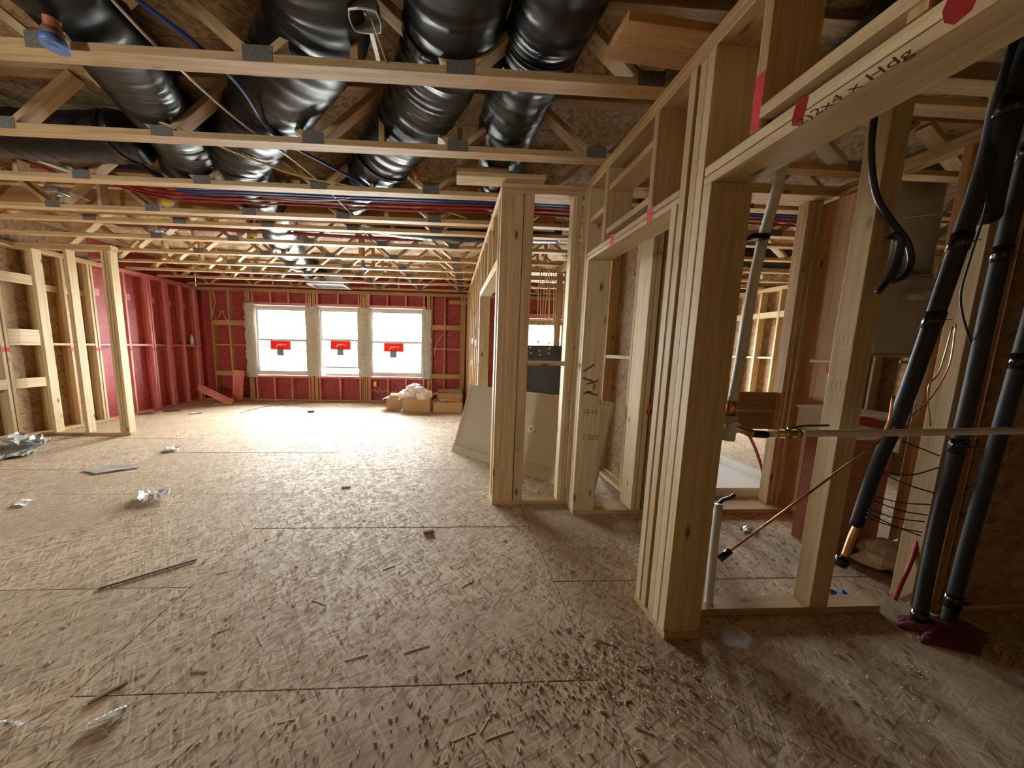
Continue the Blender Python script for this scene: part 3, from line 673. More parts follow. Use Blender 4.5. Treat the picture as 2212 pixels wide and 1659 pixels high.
cable('tan cable running from the capped sprinkler bay down to the pipe bundle', [(215, -30, 2.9), (330, 92, 2.815), (440, 196, 2.82), (530, 272, 2.815), (620, 335, 2.815), (690, 393, 2.815), (760, 462, 2.815)], 'cable_white', .008)
cable('single blue pipe slanting across the dark ducts', [(270, -20, 2.9), (430, 100, 2.82), (520, 190, 2.815), (590, 288, 2.815), (700, 352, 2.815), (800, 405, 2.815)], 'pex_blue', .010)
cable('yellow cable slanting under the long duct', [(300, 245, 2.86), (400, 285, 2.81), (500, 325, 2.815), (640, 378, 2.815), (770, 405, 2.815)], 'cable_yellow', .008)
cable('thin white wire drooping in front of the red pipes', [(560, 425, 2.85), (640, 432, 2.80), (720, 433, 2.78), (780, 422, 2.84)], 'vinyl_white', .004)
cable('yellow cable at the connector plate near the closet', [(890, 432, 2.88), (960, 455, 2.83), (1010, 472, 2.82)], 'cable_yellow', .008)
cable('pair cable along the left bay, pale', [(-20, 300, 2.9), (80, 345, 2.83), (170, 377, 2.81)], 'pvc_white', .014, name='conduit')
cable('dark red pipe beside the pale conduit in the left bay', [(-20, 318, 2.9), (60, 350, 2.84), (140, 380, 2.81)], 'pex_red', .011, name='water_pipe')
for k, (a, b) in enumerate((((455, 640), (470, 690)), ((495, 690), (462, 668)))): pass
tag(tube('cable', [(-5.75, YF-.02, 2.7), (-5.70, YF-.02, 2.4), (-5.78, YF-.03, 2.15), (-5.68, YF-.04, 2.0), (-5.55, YF-.02, 2.2), (-5.50, YF-.03, 2.05), (-5.40, YF-.02, 1.9)], .006, 'cable_white', None, 6, 6), 'pale cable looping over the studs in the far left corner', 'cable')
tag(tube('cable', [(-.42, YF-.02, 1.2), (-.38, YF-.03, 1.45), (-.30, YF-.03, 1.6), (-.2, YF-.02, 1.75)], .006, 'cable_white', None, 6, 6), 'pale cable on the studs right of the last window', 'cable')
tag(tube('cable', [(-2.0+.07*k, YF-.02, .28+(.03 if k % 2 else -.03)) for k in range(10)], .006, 'cable_white', None, 6, 4), 'zigzag coil of pale cable under the last window', 'cable')
# sprinkler drops
def sprinkler(label, x, y, z, r, capr, full):
    t = thing('sprinkler_drop', label, 'sprinkler pipe', (x, y, z), None)
    cyl('drop_pipe', (x, y, z+.06), (x, y, ZT+TD-.005), r, 'sprinkler_orange', t)
    cyl('collar', (x, y, z+.03), (x, y, z+.065), r*1.25, 'lumber_dark' if full else 'cap_blue', t)
    c = cyl('cap', (x, y, z), (x, y, z+.035), capr, 'cap_blue', t, 28, capr*.86)
    cyl('cap_hub', (x, y, z-.004), (x, y, z), capr*.36, 'cap_blue', c, 6)
    return t
sprinkler('orange sprinkler drop with a wide pale blue cap over the near truss', -1.785, 1.715, 2.715, .028, .047, 1)
sprinkler('orange sprinkler drop with small dark blue cap in front of the windows', -1.47, 5.68, 2.70, .03, .045, 0)
tag(tube('sprinkler_branch', [(-.45, 2.86, 3.14), (-.36, 2.92, 2.95), (-.3, 2.96, 2.84)], .022, 'sprinkler_orange'), 'bare orange sprinkler branch ending at the connector plate left of the closet', 'sprinkler pipe')
tag(tube('sprinkler_main', [(-6.0, 5.66, 3.08), (2.0, 5.66, 3.08), (6.3, 5.66, 3.08)], .03, 'sprinkler_orange'), 'long orange sprinkler main running crosswise through the truss webs', 'sprinkler pipe')
# metal ceiling boxes
def ceilbox(label, x, y, z, s, rod=None, tilt=0):
    t = thing('ceiling_box', label, 'electrical box', (x, y, z), 'metal ceiling boxes between trusses')
    n = 12; vs = []; fs = []
    def ring(rx, ry, dz): 
        for k in range(n):
            a = 2*math.pi*(k+.5)/n; e = 1/max(abs(math.cos(a)), abs(math.sin(a)))**.55; vs.append((x+rx*math.cos(a)*e, y+ry*math.sin(a)*e, z+dz))
    ring(s*.6, s*.5, 0); ring(s*.62, s*.52, .004); ring(s*.58, s*.48, .055); ring(s*.52, s*.42, .05); ring(s*.56, s*.46, .0)
    for j in range(4):
        for k in range(n): fs.append((j*n+k, j*n+(k+1) % n, (j+1)*n+(k+1) % n, (j+1)*n+k))
    for k in range(n): fs.append((k, 4*n+k, 4*n+(k+1) % n, (k+1) % n))
    fs += [tuple(2*n+k for k in range(n))]
    fs += [tuple(3*n+k for k in range(n-1, -1, -1))]
    mesh('box_body', vs, fs, 'galvanised', t, False, (x, y, z))
    box('hanger_bar', (x-.012, x+.012), (y-.30, y+.28), (z+.058, z+.066), 'galvanised', t)
    for sx, sy in ((-.35, .3), (.35, -.3), (.0, .0)): cyl('screw', (x+sx*s, y+sy*s, z+.03), (x+sx*s, y+sy*s, z+.05), .006, 'brass', t, 8)
    if rod: tube('lead_wire', [(x+.02, y, z+.03), (x+.05, y+.05, z-.03), rod], .004, 'cable_white', t, 6, 5)
ceilbox('bare metal ceiling box hung beside the fat duct', -.40, 1.655, 2.85, .115, (-.33, 1.775, 2.79))
ceilbox('bare metal ceiling box at the left end of the red pipes', -3.78, 3.5, 2.80, .11)
ceilbox('bare metal ceiling box beside the yellow-tagged posts', -3.72, 4.48, 2.80, .11)
# blocking boards lying on the plate by the near post
tag(beam('backing_board', (.70, 1.56, ZT+.02), (1.26, 1.60, ZT+.02), .19, .038, 'lumber_orange'), 'short wide board lying flat on the top plate above the near door post', 'board')

# ------------------------------------------------------------------ far corner clutter
tag(beam('plank', (-5.82, 7.75, .40), (-5.05, 7.7, .03), .16, .028, 'lumber_pink', None, (0, 1, 0)), 'red-coated plank lying aslant against the far left corner', 'plank')
tag(beam('board', AT(513, 868, z=0)+Vector((0, .0, .03)), AT(516, 800, y=8.12), .24, .018, 'lumber_pink', None, (0, -1, .2)), 'short wide red board standing upright against the wall left of the windows', 'board')
o = thing('bottle', 'small clear bottle standing on the blocking in the far left corner', 'bottle', (-5.95, 8.1, 1.37))
cyl('bottle_body', (XL-.05, 8.1, 1.369), (XL-.05, 8.1, 1.52), .035, 'pvc_white', o); cyl('bottle_neck', (XL-.05, 8.1, 1.52), (XL-.05, 8.1, 1.58), .034, 'pvc_white', o, 20, .014); cyl('bottle_cap', (XL-.05, 8.1, 1.58), (XL-.05, 8.1, 1.605), .016, 'paper_white', o)
for i, (px, py, w, d, a, mt, lab) in enumerate(((455, 858, .5, .2, .2, 'paper_white', 'crumpled pale paper by the far left corner'), (545, 862, .6, .25, -.1, 'cardboard', 'flattened cardboard scrap at the foot of the first window'), (570, 860, .3, .2, .5, 'cardboard', 'folded cardboard scrap standing beside the flattened one'), (480, 874, .35, .12, .1, 'paper_white', 'white paper sheet on the floor before the corner'), (372, 888, .25, .12, .4, 'dark_strip', 'dark scrap on the floor before the red wall'), (320, 893, .32, .14, .1, 'carton_red', 'flat reddish offcut beside the red wall plate'), (425, 893, .2, .1, .8, 'vinyl_white', 'small white scrap on the floor before the red wall'))):
    p = AT(px, py, z=0); c, s = math.cos(a), math.sin(a); q = [Vector((p.x+u*w/2*c-v*d/2*s, p.y+u*w/2*s+v*d/2*c, .003)) for u, v in ((-1, -1), (1, -1), (1, 1), (-1, 1))]
    tag(sheet('floor_scrap', q, 8, 4, mt, None, .05 if i < 3 else .02, .003, 30+i, .01), lab, 'scrap')
tag(tube('floor_cable', [AT(x, y, z=.006) for x, y in ((520, 892), (545, 884), (590, 876), (650, 871), (720, 868), (800, 868))], .006, 'dark_strip', None, 6, 8), 'dark thin cable lying on the floor in front of the windows', 'cable')
# cardboard boxes with bags and tools
def carton(label, x0, x1, y0, y1, h, mat='cardboard', flaps=True):
    t = thing('cardboard_box', label, 'box', ((x0+x1)/2, (y0+y1)/2, 0)); th = .006
    box('box_bottom', (x0, x1), (y0, y1), (.001, .007), mat, t)
    box('box_side', (x0, x1), (y0, y0+th), (.007, h), mat, t); box('box_side', (x0, x1), (y1-th, y1), (.007, h), mat, t)
    box('box_side', (x0, x0+th), (y0+th, y1-th), (.007, h), mat, t); box('box_side', (x1-th, x1), (y0+th, y1-th), (.007, h), mat, t)
    if flaps:
        beam('flap', (x0+.01, y0, h), (x1-.01, y0, h), .004, .12, mat, t, (0, -.6, .8)) if False else None
        beam('flap', ((x0+x1)/2, y1, h+.002), ((x0+x1)/2, y1+.10, h+.05), x1-x0-.02, .004, mat, t)
        beam('flap', (x0-.001, (y0+y1)/2, h), (x0-.10, (y0+y1)/2, h-.04), y1-y0-.02, .004, mat, t)
    return t
carton('open cardboard box heaped with crumpled plastic bags', -1.03, -.43, 7.05, 7.5, .30)
carton('cardboard box half hidden behind the box of bags', -1.42, -1.10, 7.25, 7.65, .27)
carton('wide low cardboard box holding tools, beside the right wall', -.36, .28, 7.05, 7.55, .22, 'cardboard', False)
carton('brown carton with tall back flap behind the tool box', -.30, .30, 7.62, 7.98, .34)
def crumple(name, label, cat, c, r, mat, seed, sq=(1, 1, 1), group=None):
    R = random.Random(seed); vs = []; fs = []; nu, nv = 12, 8
    for j in range(nv+1):
        for i in range(nu):
            t = math.pi*j/nv; a = 2*math.pi*i/nu; rr = r*(1+R.uniform(-.28, .25))
            vs.append((c[0]+rr*sq[0]*math.sin(t)*math.cos(a), c[1]+rr*sq[1]*math.sin(t)*math.sin(a), max(c[2]+rr*sq[2]*math.cos(t), .002)))
    for j in range(nv):
        for i in range(nu): fs.append((j*nu+i, (j+1)*nu+i, (j+1)*nu+(i+1) % nu, j*nu+(i+1) % nu))
    return tag(mesh(name, vs, fs, mat, None, False, c), label, cat, group)
for k, (x, y, z, r, mt) in enumerate(((-.92, 7.22, .36, .16, 'bag_plastic'), (-.72, 7.3, .42, .17, 'paper_white'), (-.55, 7.2, .36, .15, 'bag_plastic'), (-.82, 7.38, .48, .15, 'bag_plastic'), (-.62, 7.15, .33, .13, 'bag_plastic'), (-1.05, 7.3, .34, .11, 'bag_plastic'))):
    crumple('plastic_bag', 'crumpled pale plastic bag heaped on the cardboard box', 'bag', (x, y, z), r, mt, 50+k, (1.1, 1, .75), 'bags heaped on the box')
tag(beam('hand_saw', (-.2, 7.25, .235), (.22, 7.35, .235), .05, .03, 'orange_tool'), 'orange-handled tool lying across the tool box', 'tool')
crumple('tool_bag', 'blue wrapped bundle in the tool box', 'bundle', (-.18, 7.28, .13), .12, 'blue_plastic', 61, (1.2, 1, .8))
tag(cyl('floor_can', AT(665, 889, z=.02), AT(665, 889, z=.02)+Vector((.12, .03, 0)), .02, 'dark_strip'), 'small dark offcut on the bright floor before the middle window', 'scrap')
tag(box('outlet_box', (-1.95, -1.88), (YF-.01, YF+.05), (.40, .52), 'label_yellow'), 'yellow outlet box on the stud under the last window', 'electrical box')

# ------------------------------------------------------------------ leaning shower pan
BL = Vector((.03, 4.34, .0)); e = Vector((1.12, -1.14, 0)).normalized(); TL = Vector((.28, 4.55, .91)); upv = (TL-BL); Wd = upv.length; upv.normalize(); nr = e.cross(upv).normalized()
if nr.y > 0: nr = -nr
Ln = 1.95
t = thing('shower_pan', 'beige shower pan leaning on edge behind the closet studs', 'shower pan', BL)
def panpc(nm, u0, u1, v0, v1, d0, d1, mat='tub_beige'):
    vs = [BL+e*u+upv*v+nr*d for d in (d0, d1) for u, v in ((u0, v0), (u1, v0), (u1, v1), (u0, v1))]
    fs = [(3, 2, 1, 0), (4, 5, 6, 7), (0, 1, 5, 4), (1, 2, 6, 5), (2, 3, 7, 6), (3, 0, 4, 7)]
    return mesh(nm, vs, fs, mat, t, False, BL+e*u0+upv*v0)
off = .0
panpc('pan_floor', .03, Ln-.03, .10, Wd-.03, -.05, -.02); panpc('front_lip', 0, Ln, .0, .10, -.07, .0)
panpc('side_lip', 0, .03, .10, Wd, -.07, -.012); panpc('side_lip', Ln-.03, Ln, .10, Wd, -.07, -.012); panpc('back_lip', .03, Ln-.03, Wd-.03, Wd, -.07, -.008)
panpc('inner_panel', .12, Ln-.10, .16, Wd-.10, -.02, -.008)
pc = AT(1147, 926, y=3.75); u = (pc-BL).dot(e)
best = None
for k in range(200):
    q = AT(1147, 926, y=3.0+k*.01); d = abs((q-BL).dot(nr)+.007)
    if best is None or d < best[0]: best = (d, q)
q = best[1]; cyl('round_sticker', q, q+nr*.001, .05, 'paper_white', t, 24)
cyl('sticker_print', q+nr*.001, q+nr*.0014, .022, 'sticker_grey', t, 5)
# electrical panel and its cables
t = thing('electrical_panel', 'dark grey metal electrical panel on studs behind the shower pan', 'electrical panel', (1.6, 5.5, .66))
box('panel_body', (1.29, 1.89), (5.40, 5.50), (.66, 1.3025), 'panel_grey', t)
box('panel_head', (1.29, 1.89), (5.41, 5.50), (1.303, 1.49), 'panel_grey', t)
for x, z in ((1.33, 1.45), (1.66, 1.44), (1.49, 1.40), (1.35, 1.36), (1.65, 1.36), (1.5, 1.33)): cyl('knockout_daylight', (x, 5.4085, z), (x, 5.41, z), .014, 'vinyl_white', t, 10)  # white discs painted as daylight showing through the knockout holes
for k in range(8):
    x = 1.46+.04*k; pts = [(x+R_.uniform(-.03, .03), 5.48, 1.495), (x, 5.46, 1.75), (x+R_.uniform(-.02, .02), 5.47, 2.1), (x+R_.uniform(-.015, .015), 5.48, 2.4), (x, 5.46, 2.70), (x-.02, 5.36, 2.82)]
    tag(tube('panel_cable', pts, .007, 'cable_yellow' if k % 3 else 'cable_white', None, 6, 6), 'yellowish cable hanging down into the grey electrical panel' if k % 3 else 'whitish cable hanging down into the grey electrical panel', 'cable', 'cables above the electrical panel')

# ------------------------------------------------------------------ mechanical room
t = thing('air_handler', 'grey air handler cabinet hung in the mechanical room', 'air handler', (3.75, 2.85, 1.42))
box('cabinet', (3.49, 4.14), (2.60, 3.2), (1.44, 2.06), 'appliance_grey', t); box('base_rail', (3.47, 4.16), (2.585, 3.2), (1.415, 1.44), 'galvanised', t); box('top_rail', (3.47, 4.16), (2.585, 3.2), (2.06, 2.075), 'galvanised', t)
cyl('collar', (3.84, 2.6, 1.88), (3.84, 2.6, 1.97), .115, 'galvanised', t, 28)
for x in (3.52, 4.12): box('hanger_strap', (x-.012, x+.012), (2.7, 2.704), (2.075, ZT+TD-.001), 'galvanised', t)
t = thing('metal_duct', 'round dull metal duct rising from the grey air handler', 'duct', (3.98, 2.80, 2.08)); dx, dy = 3.98, 2.80
cyl('duct_pipe', (dx, dy, 2.078), (dx, dy, ZT+TD-.06), .165, 'duct_steel', t, 32); cyl('duct_collar', (dx, dy, 2.078), (dx, dy, 2.12), .18, 'duct_steel', t, 32); cyl('duct_seam', (dx, dy, 2.58), (dx, dy, 2.60), .17, 'galvanised', t, 32)
def lineset(label, pts, r, tapes=(), copper=None):
    t = thing('refrigerant_line', label, 'insulated pipe', pts[0]); path = smoothpath(pts, 10); vs, fs = tubegeo(path, r, 14); mesh('insulation', vs, fs, 'rubber_black', t, True, path[0])
    for f in tapes:
        i = int(f*(len(path)-2)); a, b = path[i], path[i+1]; d = (b-a).normalized()
        cyl('tape_wrap', a-d*.035, a+d*.04, r*1.14, 'tape_black', t, 14); beam('tape_end', a+Vector((r*.9, 0, 0)), a+Vector((r*1.9, -.01, .004)), .05, .003, 'tape_black', t)
    if copper: tube('copper_tail', copper, .014, 'copper', t, 8, 6); tube('copper_tail', [Vector(q)+Vector((.028, .005, .01)) for q in copper], .009, 'copper', t, 8, 6); cyl('black_plug', copper[-1], Vector(copper[-1])+Vector((-.015, 0, -.05)), .03, 'tape_black', t, 8)
    return t
lineset('black insulated line rising from the red caulk, next to the plate end', [AT(1982, 1352, z=.0), (2.54, 1.46, .5), (2.545, 1.45, 1.2), (2.55, 1.45, 1.9), (2.58, 1.44, 2.6), (2.6, 1.42, 2.95)], .026, (.03, .36, .62, .75))
lineset('black insulated line rising from the red caulk, beside the plywood panel', [AT(2046, 1352, z=.0), (2.68, 1.43, .5), (2.70, 1.42, 1.2), (2.72, 1.41, 1.9), (2.75, 1.39, 2.6), (2.75, 1.36, 2.95)], .026, (.08, .47, .6))
c0 = AT(1850, 1135, y=1.66)
lineset('loose black insulated line ending in bare copper above the floor', [c0, AT(1893, 1010, y=1.60), AT(1945, 890, y=1.50), AT(2010, 710, y=1.42), AT(2068, 540, y=1.40), AT(2122, 380, y=1.40), AT(2170, 200, y=1.40), AT(2215, 60, y=1.42)], .028, (.46, .60), [c0, c0+Vector((-.02, 0, -.07)), AT(1822, 1205, y=1.64)])
lineset('fat bundle of black insulated lines joining high under the trusses', [AT(2290, -40, y=1.36), AT(2215, 150, y=1.37), AT(2165, 300, y=1.38), AT(2140, 420, y=1.43), AT(2132, 470, y=1.49)], .04, (.4,))
# fire-stop caulk round the lines
R = random.Random(5); vs = []; fs = []; c = Vector((2.60, 1.40, 0)); n = 26
for j, f in enumerate((1.0, .72, .42, .0)):
    for k in range(n):
        a = 2*math.pi*k/n; rx = .20*(1+R.uniform(-.25, .3)); ry = .11*(1+R.uniform(-.2, .25))
        vs.append((c.x+rx*f*math.cos(a), c.y+ry*f*math.sin(a), (.001, .022, .04, .045)[j]+(R.uniform(-.008, .01) if 0 < j < 3 else 0)))
for j in range(3):
    for k in range(n): fs.append((j*n+k, j*n+(k+1) % n, (j+1)*n+(k+1) % n, (j+1)*n+k))
tag(mesh('fire_caulk', vs, fs, 'caulk_red', None, True, c), 'lumpy dark red fire caulk on the floor round the black lines', 'caulk')
# thin control wires strung between the lines
for k, (p, q, sag) in enumerate((((1948, 952), (2030, 985), 0), ((1905, 1018), (2028, 1010), 12), ((1905, 1022), (2018, 1065), 4), ((1888, 1072), (2010, 1090), 5), ((1885, 1080), (2003, 1113), 6), ((1876, 1100), (1998, 1127), 6), ((1872, 1118), (1992, 1150), 4), ((1874, 1108), (1990, 1158), 3))):
    a, b = AT(*p, y=1.57), AT(*q, y=1.47); mid = AT((p[0]+q[0])/2, (p[1]+q[1])/2+sag, y=1.53)
    tag(tube('control_wire', [a, mid, b], .0035, 'cable_black', None, 6, 8), 'thin black wire sagging between the black insulated lines', 'wire', 'wires between the insulated lines')
tag(tube('control_wire', [AT(2065, 700, y=1.5), AT(2050, 790, y=1.5), AT(2010, 860, y=1.5), AT(1960, 905, y=1.5), AT(1930, 925, y=1.5)], .003, 'copper', None, 6, 8), 'copper-coloured wire looping down to the white pipe', 'wire')
tag(tube('control_wire', [AT(2058, 705, y=1.5), AT(2030, 800, y=1.5), AT(2005, 840, y=1.5), AT(2010, 920, y=1.5)], .003, 'copper', None, 6, 8), 'copper-coloured wire hanging behind the loose insulated line', 'wire')
tag(tube('control_wire', [AT(2185, 120, y=1.42), AT(2160, 250, y=1.42), AT(2120, 330, y=1.42), AT(2130, 440, y=1.42), AT(2095, 560, y=1.44), AT(2075, 650, y=1.46), AT(2100, 750, y=1.48)], .004, 'cable_black', None, 6, 8), 'thin dark wire hanging beside the loose insulated line', 'wire')
tag(tube('water_pipe', [AT(1934, 1295, z=.03)+Vector((0, 0, 0)), AT(1950, 1255, y=1.55), AT(1970, 1210, y=1.55), AT(1988, 1150, y=1.56)], .009, 'pex_red', None, 8, 6), 'short red pipe rising at the plate end beside the caulk', 'pipe')
# white supply pipe with valve
yv = 1.44
t = thing('supply_pipe', 'white water pipe with brass valve crossing in front of the studs', 'pipe', AT(1600, 930, y=yv))
def pp(x, y, dy=0): return AT(x, y, y=yv+dy)
tube('pipe_run', [pp(1735, 936), pp(1850, 935.5, -.03), pp(2000, 934, -.06), pp(2212, 930, -.10), pp(2330, 927, -.12)], .0165, 'pex_white', t, 12, 6)
cyl('valve_body', pp(1676, 937), pp(1728, 936), .017, 'brass', t, 16); cyl('valve_nut', pp(1690, 937), pp(1702, 937), .024, 'brass', t, 6); cyl('valve_nut', pp(1716, 936), pp(1726, 936), .022, 'brass', t, 6)
cyl('valve_stem', pp(1705, 936), pp(1705, 920), .008, 'brass', t, 10)
lv = tube('valve_lever', [pp(1707, 925), pp(1740, 920), pp(1790, 919)], .006, 'green_lever', t, 8, 5); lv['label'] = 'green valve handle'
cyl('pipe_nipple', pp(1658, 938), pp(1680, 937), .014, 'pex_white', t, 12); cyl('crimp_ring', pp(1650, 938), pp(1657, 938), .016, 'copper', t, 12)
tube('black_union', [pp(1622, 936), pp(1640, 938), pp(1654, 939)], .018, 'tape_black', t, 12, 4); cyl('crimp_ring', pp(1616, 934), pp(1622, 935), .02, 'brass', t, 12)
tube('elbow', [pp(1618, 934), pp(1600, 928), pp(1583, 923, .02), pp(1572, 918, .04)], .017, 'brass', t, 12, 5)
yw = 1.50
t = thing('riser_pipe', 'white plastic riser pipe strapped behind the near door post', 'pipe', AT(1580, 890, y=yw))
tube('riser', [AT(1582, 868, y=yw), AT(1597, 790, y=yw), AT(1620, 650, y=yw), AT(1645, 530, y=yw), AT(1675, 420, y=yw), AT(1700, 330, y=yw), AT(1745, 200, y=yw)], .021, 'pex_white', t, 14, 6)
cyl('copper_coupling', AT(1577, 897, y=yw), AT(1581, 866, y=yw), .023, 'copper', t, 16); cyl('tee_body', AT(1570, 950, y=yw), AT(1577, 897, y=yw), .032, 'pvc_white', t, 16)
cyl('tee_branch', AT(1572, 922, y=yw), AT(1590, 924, y=yw-.06), .026, 'pvc_white', t, 16)
q = AT(1639, 512, y=yw-.02); box('pipe_strap', (q.x-.035, q.x+.035), (q.y-.02, q.y+.03), (q.z-.012, q.z+.012), 'tape_black', t)
tag(tube('drain_pipe', [AT(1528, 1330, y=1.58), AT(1538, 1220, y=1.58), AT(1552, 1090, y=1.58)], .02, 'pvc_white', None, 14, 4), 'short white pipe standing on the plate against the near door post', 'pipe')
# bare copper tube with black plug
a, b_ = AT(1572, 1194, y=1.36), AT(1905, 945, y=1.40); d = (b_-a).normalized()
t = thing('copper_tube', 'thin copper tube sticking out aslant with a black plug', 'copper tube', a)
tube('tube', [a, a.lerp(b_, .35)+Vector((0, 0, -.004)), a.lerp(b_, .7)+Vector((0, 0, -.006)), b_, b_+Vector((.05, .02, .2))], .0055, 'copper', t, 8, 8); cyl('plug', a-d*.05, a+d*.015, .014, 'tape_black', t, 10)
# black cable loop hanging on the stud
yc = 1.50
t = thing('cable_loop', 'thick black cable hanging in a loop beside the middle stud', 'cable', AT(1890, 300, y=yc))
tube('cable_run', [AT(1892, 225, y=yc), AT(1882, 330, y=yc), AT(1893, 420, y=yc), AT(1925, 475, y=yc), AT(1958, 520, y=yc-.02), AT(1968, 560, y=yc-.03), AT(1955, 595, y=yc-.03), AT(1930, 608, y=yc-.03)], .0115, 'cable_black', t, 10, 8)
tube('cable_end', [AT(1915, 518, y=yc-.02), AT(1930, 508, y=yc-.03), AT(1944, 520, y=yc-.04), AT(1937, 560, y=yc-.04), AT(1922, 600, y=yc-.04), AT(1896, 632, y=yc-.04)], .017, 'cable_black', t, 10, 8, rf=lambda i, k, r: r*(.55 if i < 8 else 1.0 if i < 34 else .7))
# stored goods behind the studs
p = AT(1850, 1130, z=0)
carton('tall brown carton with red printing behind the middle stud', 2.72, 3.03, 2.0, 2.28, .86, 'carton_red', False)
t = thing('plastic_bin', 'white plastic bin on top of the tall brown carton', 'bin', (2.9, 2.2, .861)); x0, x1, y0, y1 = 2.72, 3.04, 1.98, 2.36
box('bin_body', (x0, x1), (y0, y1), (.862, 1.02), 'tub_white', t); box('bin_rim', (x0-.012, x1+.012), (y0-.012, y1+.012), (1.02, 1.035), 'tub_white', t)
for k in range(4):
    tag(tube('water_pipe', [(2.60, 1.97, .99+.012*k), (2.75, 1.971, .97+.015*k), (2.9, 1.971, .94+.015*k), (3.04, 1.971, .93+.012*k)], .009, 'pex_red', None, 8, 6), 'red pipe of the small bundle in front of the white bin', 'pipe', 'red pipes before the white bin')
t = thing('white_tub', 'white bathtub base lying on the floor behind the mechanical room', 'bathtub', (3.0, 3.6, 0))
for nm, x, y, z in (('tub_floor', (2.45, 3.5), (2.95, 4.2), (.001, .05)), ('tub_rim', (2.45, 2.53), (2.95, 4.2), (.05, .12)), ('tub_rim', (3.42, 3.5), (2.95, 4.2), (.05, .12)), ('tub_rim', (2.53, 3.42), (4.12, 4.2), (.05, .12)), ('tub_rim', (2.53, 3.42), (2.95, 3.03), (.05, .09))): box(nm, x, y, z, 'tub_white', t)
tag(tube('water_pipe', [AT(1612, 930, y=2.92), AT(1630, 965, y=2.95), AT(1645, 1010, y=2.98), AT(1650, 1040, z=.06)], .013, 'pex_red', None, 8, 6), 'red pipe arching down into the white tub', 'pipe')
tag(tube('pipe_offcut', [AT(1545, 1096, y=2.66), AT(1562, 1080, y=2.63), AT(1575, 1076, y=2.61), AT(1588, 1068, y=2.60)], .016, 'cable_black', None, 8, 5), 'black curved pipe end poking out behind the near door post', 'pipe')
tag(tube('water_pipe', [AT(1399, 895, y=2.605), AT(1408, 872, y=2.60), AT(1422, 852, y=2.60), AT(1425, 845, y=2.63)], .014, 'pex_red', None, 8, 5), 'red pipe stub seen between the second door studs', 'pipe')
crumple('plastic_sack', 'pale sack slumped on the floor behind the insulated lines', 'sack', (2.95, 1.86, .10), .16, 'tub_beige', 77, (1.2, .9, .6))
crumple('floor_scrap', 'dark blue scrap on the floor behind the middle stud', 'scrap', AT(1815, 1148, z=.02), .07, 'dark_strip', 78, (1.2, .8, .3))
p = AT(1810, 1290, z=0); tag(sheet('floor_scrap', [p+Vector((-.07, -.05, .002)), p+Vector((.07, -.07, .002)), p+Vector((.08, .05, .002)), p+Vector((-.06, .06, .002))], 6, 4, 'blue_plastic', None, .015, .002, 4, .01), 'blue plastic scrap just behind the plate by the middle stud', 'scrap')

# ------------------------------------------------------------------ things on the near floor
def fsheet(name, px, mat, lab, cat, nx=8, ny=5, amp=.03, seed=1, thick=.002, edge=.012, lift=.003):
    return tag(sheet(name, [AT(x, y, z=lift) for x, y in px], nx, ny, mat, None, amp, thick, seed, edge), lab, cat)
fsheet('crumpled_paper', [(292, 1085), (365, 1080), (372, 1066), (305, 1066)], 'paper_white', 'crumpled white paper lying on the open floor', 'paper', 10, 5, .07, 3, .002, .02)
fsheet('plastic_sheet', [(-60, 1003), (70, 985), (105, 955), (-60, 968)], 'sheet_grey', 'grey plastic sheet spread on the floor by the left wall', 'plastic sheet', 14, 8, .03, 5)
fsheet('plastic_sheet', [(-40, 968), (80, 968), (108, 955), (50, 946)], 'sheet_grey', 'rumpled grey plastic sheet heaped on the flat one by the left wall', 'plastic sheet', 12, 6, .12, 6, .002, .02, .04)
fsheet('flat_sheet', [(178, 1017), (207, 1024), (302, 1010), (262, 1000)], 'sheet_grey', 'flat grey-green board offcut on the floor', 'sheet', 6, 4, .006, 7, .006, .0)
fsheet('paper_scrap', [(30, 1092), (55, 1094), (72, 1080), (48, 1080)], 'paper_white', 'small pale paper scrap on the floor toward the left wall', 'paper', 4, 3, .01, 8)
fsheet('paper_scrap', [(355, 976), (388, 974), (390, 968), (362, 969)], 'vinyl_white', 'small bright white scrap on the sunlit floor', 'paper', 5, 3, .04, 9)
fsheet('paper_scrap', [(-30, 1582), (40, 1574), (60, 1560), (0, 1566)], 'paper_white', 'torn white paper strip at the seam of the nearest panels', 'paper', 8, 3, .03, 10)
tag(beam('wood_strip', AT(212, 1272, z=.006), AT(426, 1208, z=.006), .012, .008, 'dark_strip'), 'long dark wooden strip lying across the floor seam', 'strip')
tag(beam('wood_strip', AT(190, 1518, z=.006), AT(276, 1472, z=.006), .018, .008, 'lumber_dark'), 'short dark splintered stick near the crumpled tube', 'strip')
tag(tube('crumpled_tube', [AT(187, 1568, z=.012), AT(215, 1556, z=.012), AT(238, 1545, z=.014), AT(258, 1537, z=.018), AT(272, 1531, z=.014)], .011, 'paper_white', None, 9, 5, rf=lambda i, k, r: r*(.55+.5*min(1, i/12)+.18*math.sin(i*2.1+k*1.7))), 'crumpled white tube scrap lying near the camera', 'scrap')
o = beam('wood_chip', AT(915, 1150, z=.012), AT(936, 1146, z=.012), .03, .02, 'chip_dark'); tag(o, 'reddish brown wood chunk alone on the mid floor', 'wood chunk')
tag(beam('wood_chip', AT(738, 1052, z=.008), AT(757, 1050, z=.008), .03, .014, 'wood_chip'), 'small pale wood block on the bright floor', 'wood chunk')
fsheet('paper_scrap', [(1598, 1148), (1622, 1150), (1630, 1142), (1606, 1139)], 'vinyl_white', 'small white scrap on the floor inside the mechanical room', 'paper', 4, 3, .02, 12)
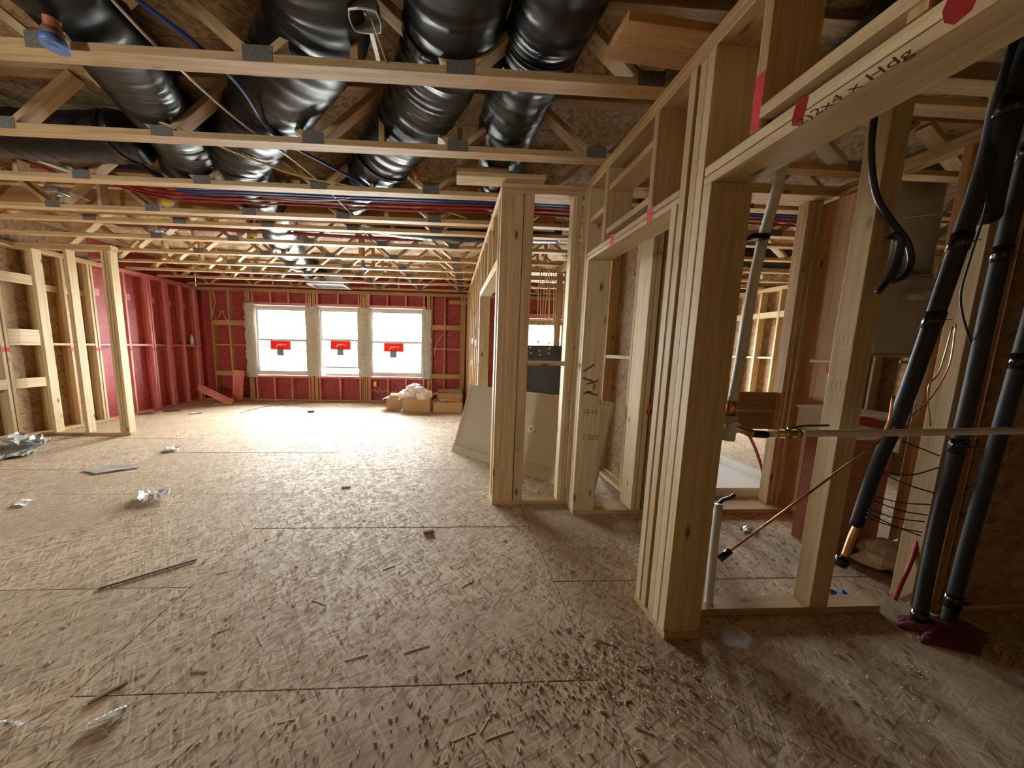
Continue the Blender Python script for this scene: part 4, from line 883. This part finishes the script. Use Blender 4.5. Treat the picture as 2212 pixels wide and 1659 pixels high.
# clear plastic lid
vs = []; fs = []; ce = AT(1579, 1376, z=0); n = 32
for j, (f, z) in enumerate(((1.0, .002), (1.0, .014), (.93, .017), (.86, .010), (.3, .011))):
    for k in range(n): a = 2*math.pi*k/n; vs.append((ce.x+.088*f*math.cos(a), ce.y+.062*f*math.sin(a), z))
for j in range(4):
    for k in range(n): fs.append((j*n+k, j*n+(k+1) % n, (j+1)*n+(k+1) % n, (j+1)*n+k))
fs.append(tuple(4*n+k for k in range(n)))
tag(mesh('takeout_lid', vs, fs, 'film_clear', None, True, ce), 'clear plastic lid on the floor beside the near post', 'lid')
# individual larger splinters
R = random.Random(21)
for k, (x, y, L, a) in enumerate(((1310, 1388, .09, -.5), (1385, 1440, .06, .2), (690, 1300, .10, -.4), (480, 1360, .07, .5), (1080, 1585, .11, .25), (1000, 1590, .10, .3), (1390, 1575, .07, -.4), (430, 1450, .07, .0), (1050, 1560, .09, .9), (560, 1380, .08, -.8), (900, 1400, .12, .3), (770, 1418, .10, .3), (180, 1278, .05, 1.3), (1345, 1512, .07, .1), (1700, 1500, .06, .4), (620, 1555, .06, .2), (480, 1235, .06, .4), (840, 1225, .08, .5), (1010, 1260, .09, .6), (1000, 1450, .08, .4))):
    p = AT(x, y, z=.005); d = Vector((math.cos(a), math.sin(a), 0))*L/2
    tag(beam('wood_splinter', p-Vector((0, 0, .0035))-d, p-Vector((0, 0, .0035))+d, .0045, .0025, 'wood_chip' if k % 7 else 'chip_dark'), 'thin wood splinter lying loose on the floor panels', 'splinter', 'loose splinters on the floor')
# sawdust and chips: uncountable
vs = []; fs = []
def chip(x, y, L, w, h, a):
    o = len(vs); c, s = math.cos(a), math.sin(a)
    for z in (.0005, h):
        k = 1 if z < h else .7
        for u, v in ((-1, -1), (1, -1), (1, 1), (-1, 1)): vs.append((x+(u*L*c-v*w*s)*k/2, y+(u*L*s+v*w*c)*k/2, z+.0015))
    fs.extend([(o+4, o+5, o+6, o+7)]+[(o+i, o+(i+1) % 4, o+4+(i+1) % 4, o+4+i) for i in range(4)])
for k in range(3200):
    if k < 700: p = AT(min(max(R.gauss(1330, 130), 900), 1700), min(max(R.gauss(1450, 60), 1300), 1655), z=0); x, y = p.x, p.y
    else: y = .75+abs(R.gauss(0, 1.1)); x = R.uniform(-1.0, 1.0)*(y*1.6+.3)
    if not (-5.5 < x < 3 and y > .6): continue
    if 1.0 < x < 1.3 and y > 1.35: continue
    L = R.uniform(.004, .011) if R.random() < .88 else R.uniform(.010, .028)
    chip(x, y, L, R.uniform(.003, .007), R.uniform(.002, .006), R.uniform(0, 3.14))
for k in range(500):
    x, y = R.uniform(1.35, 3.0), R.uniform(1.65, 2.6); chip(x, y, R.uniform(.005, .018), R.uniform(.003, .007), R.uniform(.002, .005), R.uniform(0, 3.14))
o = tag(mesh('sawdust_chips', vs, fs, 'wood_chip'), 'scattered sawdust crumbs and tiny wood chips over the floor', 'sawdust'); o['kind'] = 'stuff'
# outside
g = struct(empty('ground_outside', (0, 20, -.6))); box('ground_slab', (-60, 60), (YF+.6, 90), (-3.2, -3.0), 'ground', g)
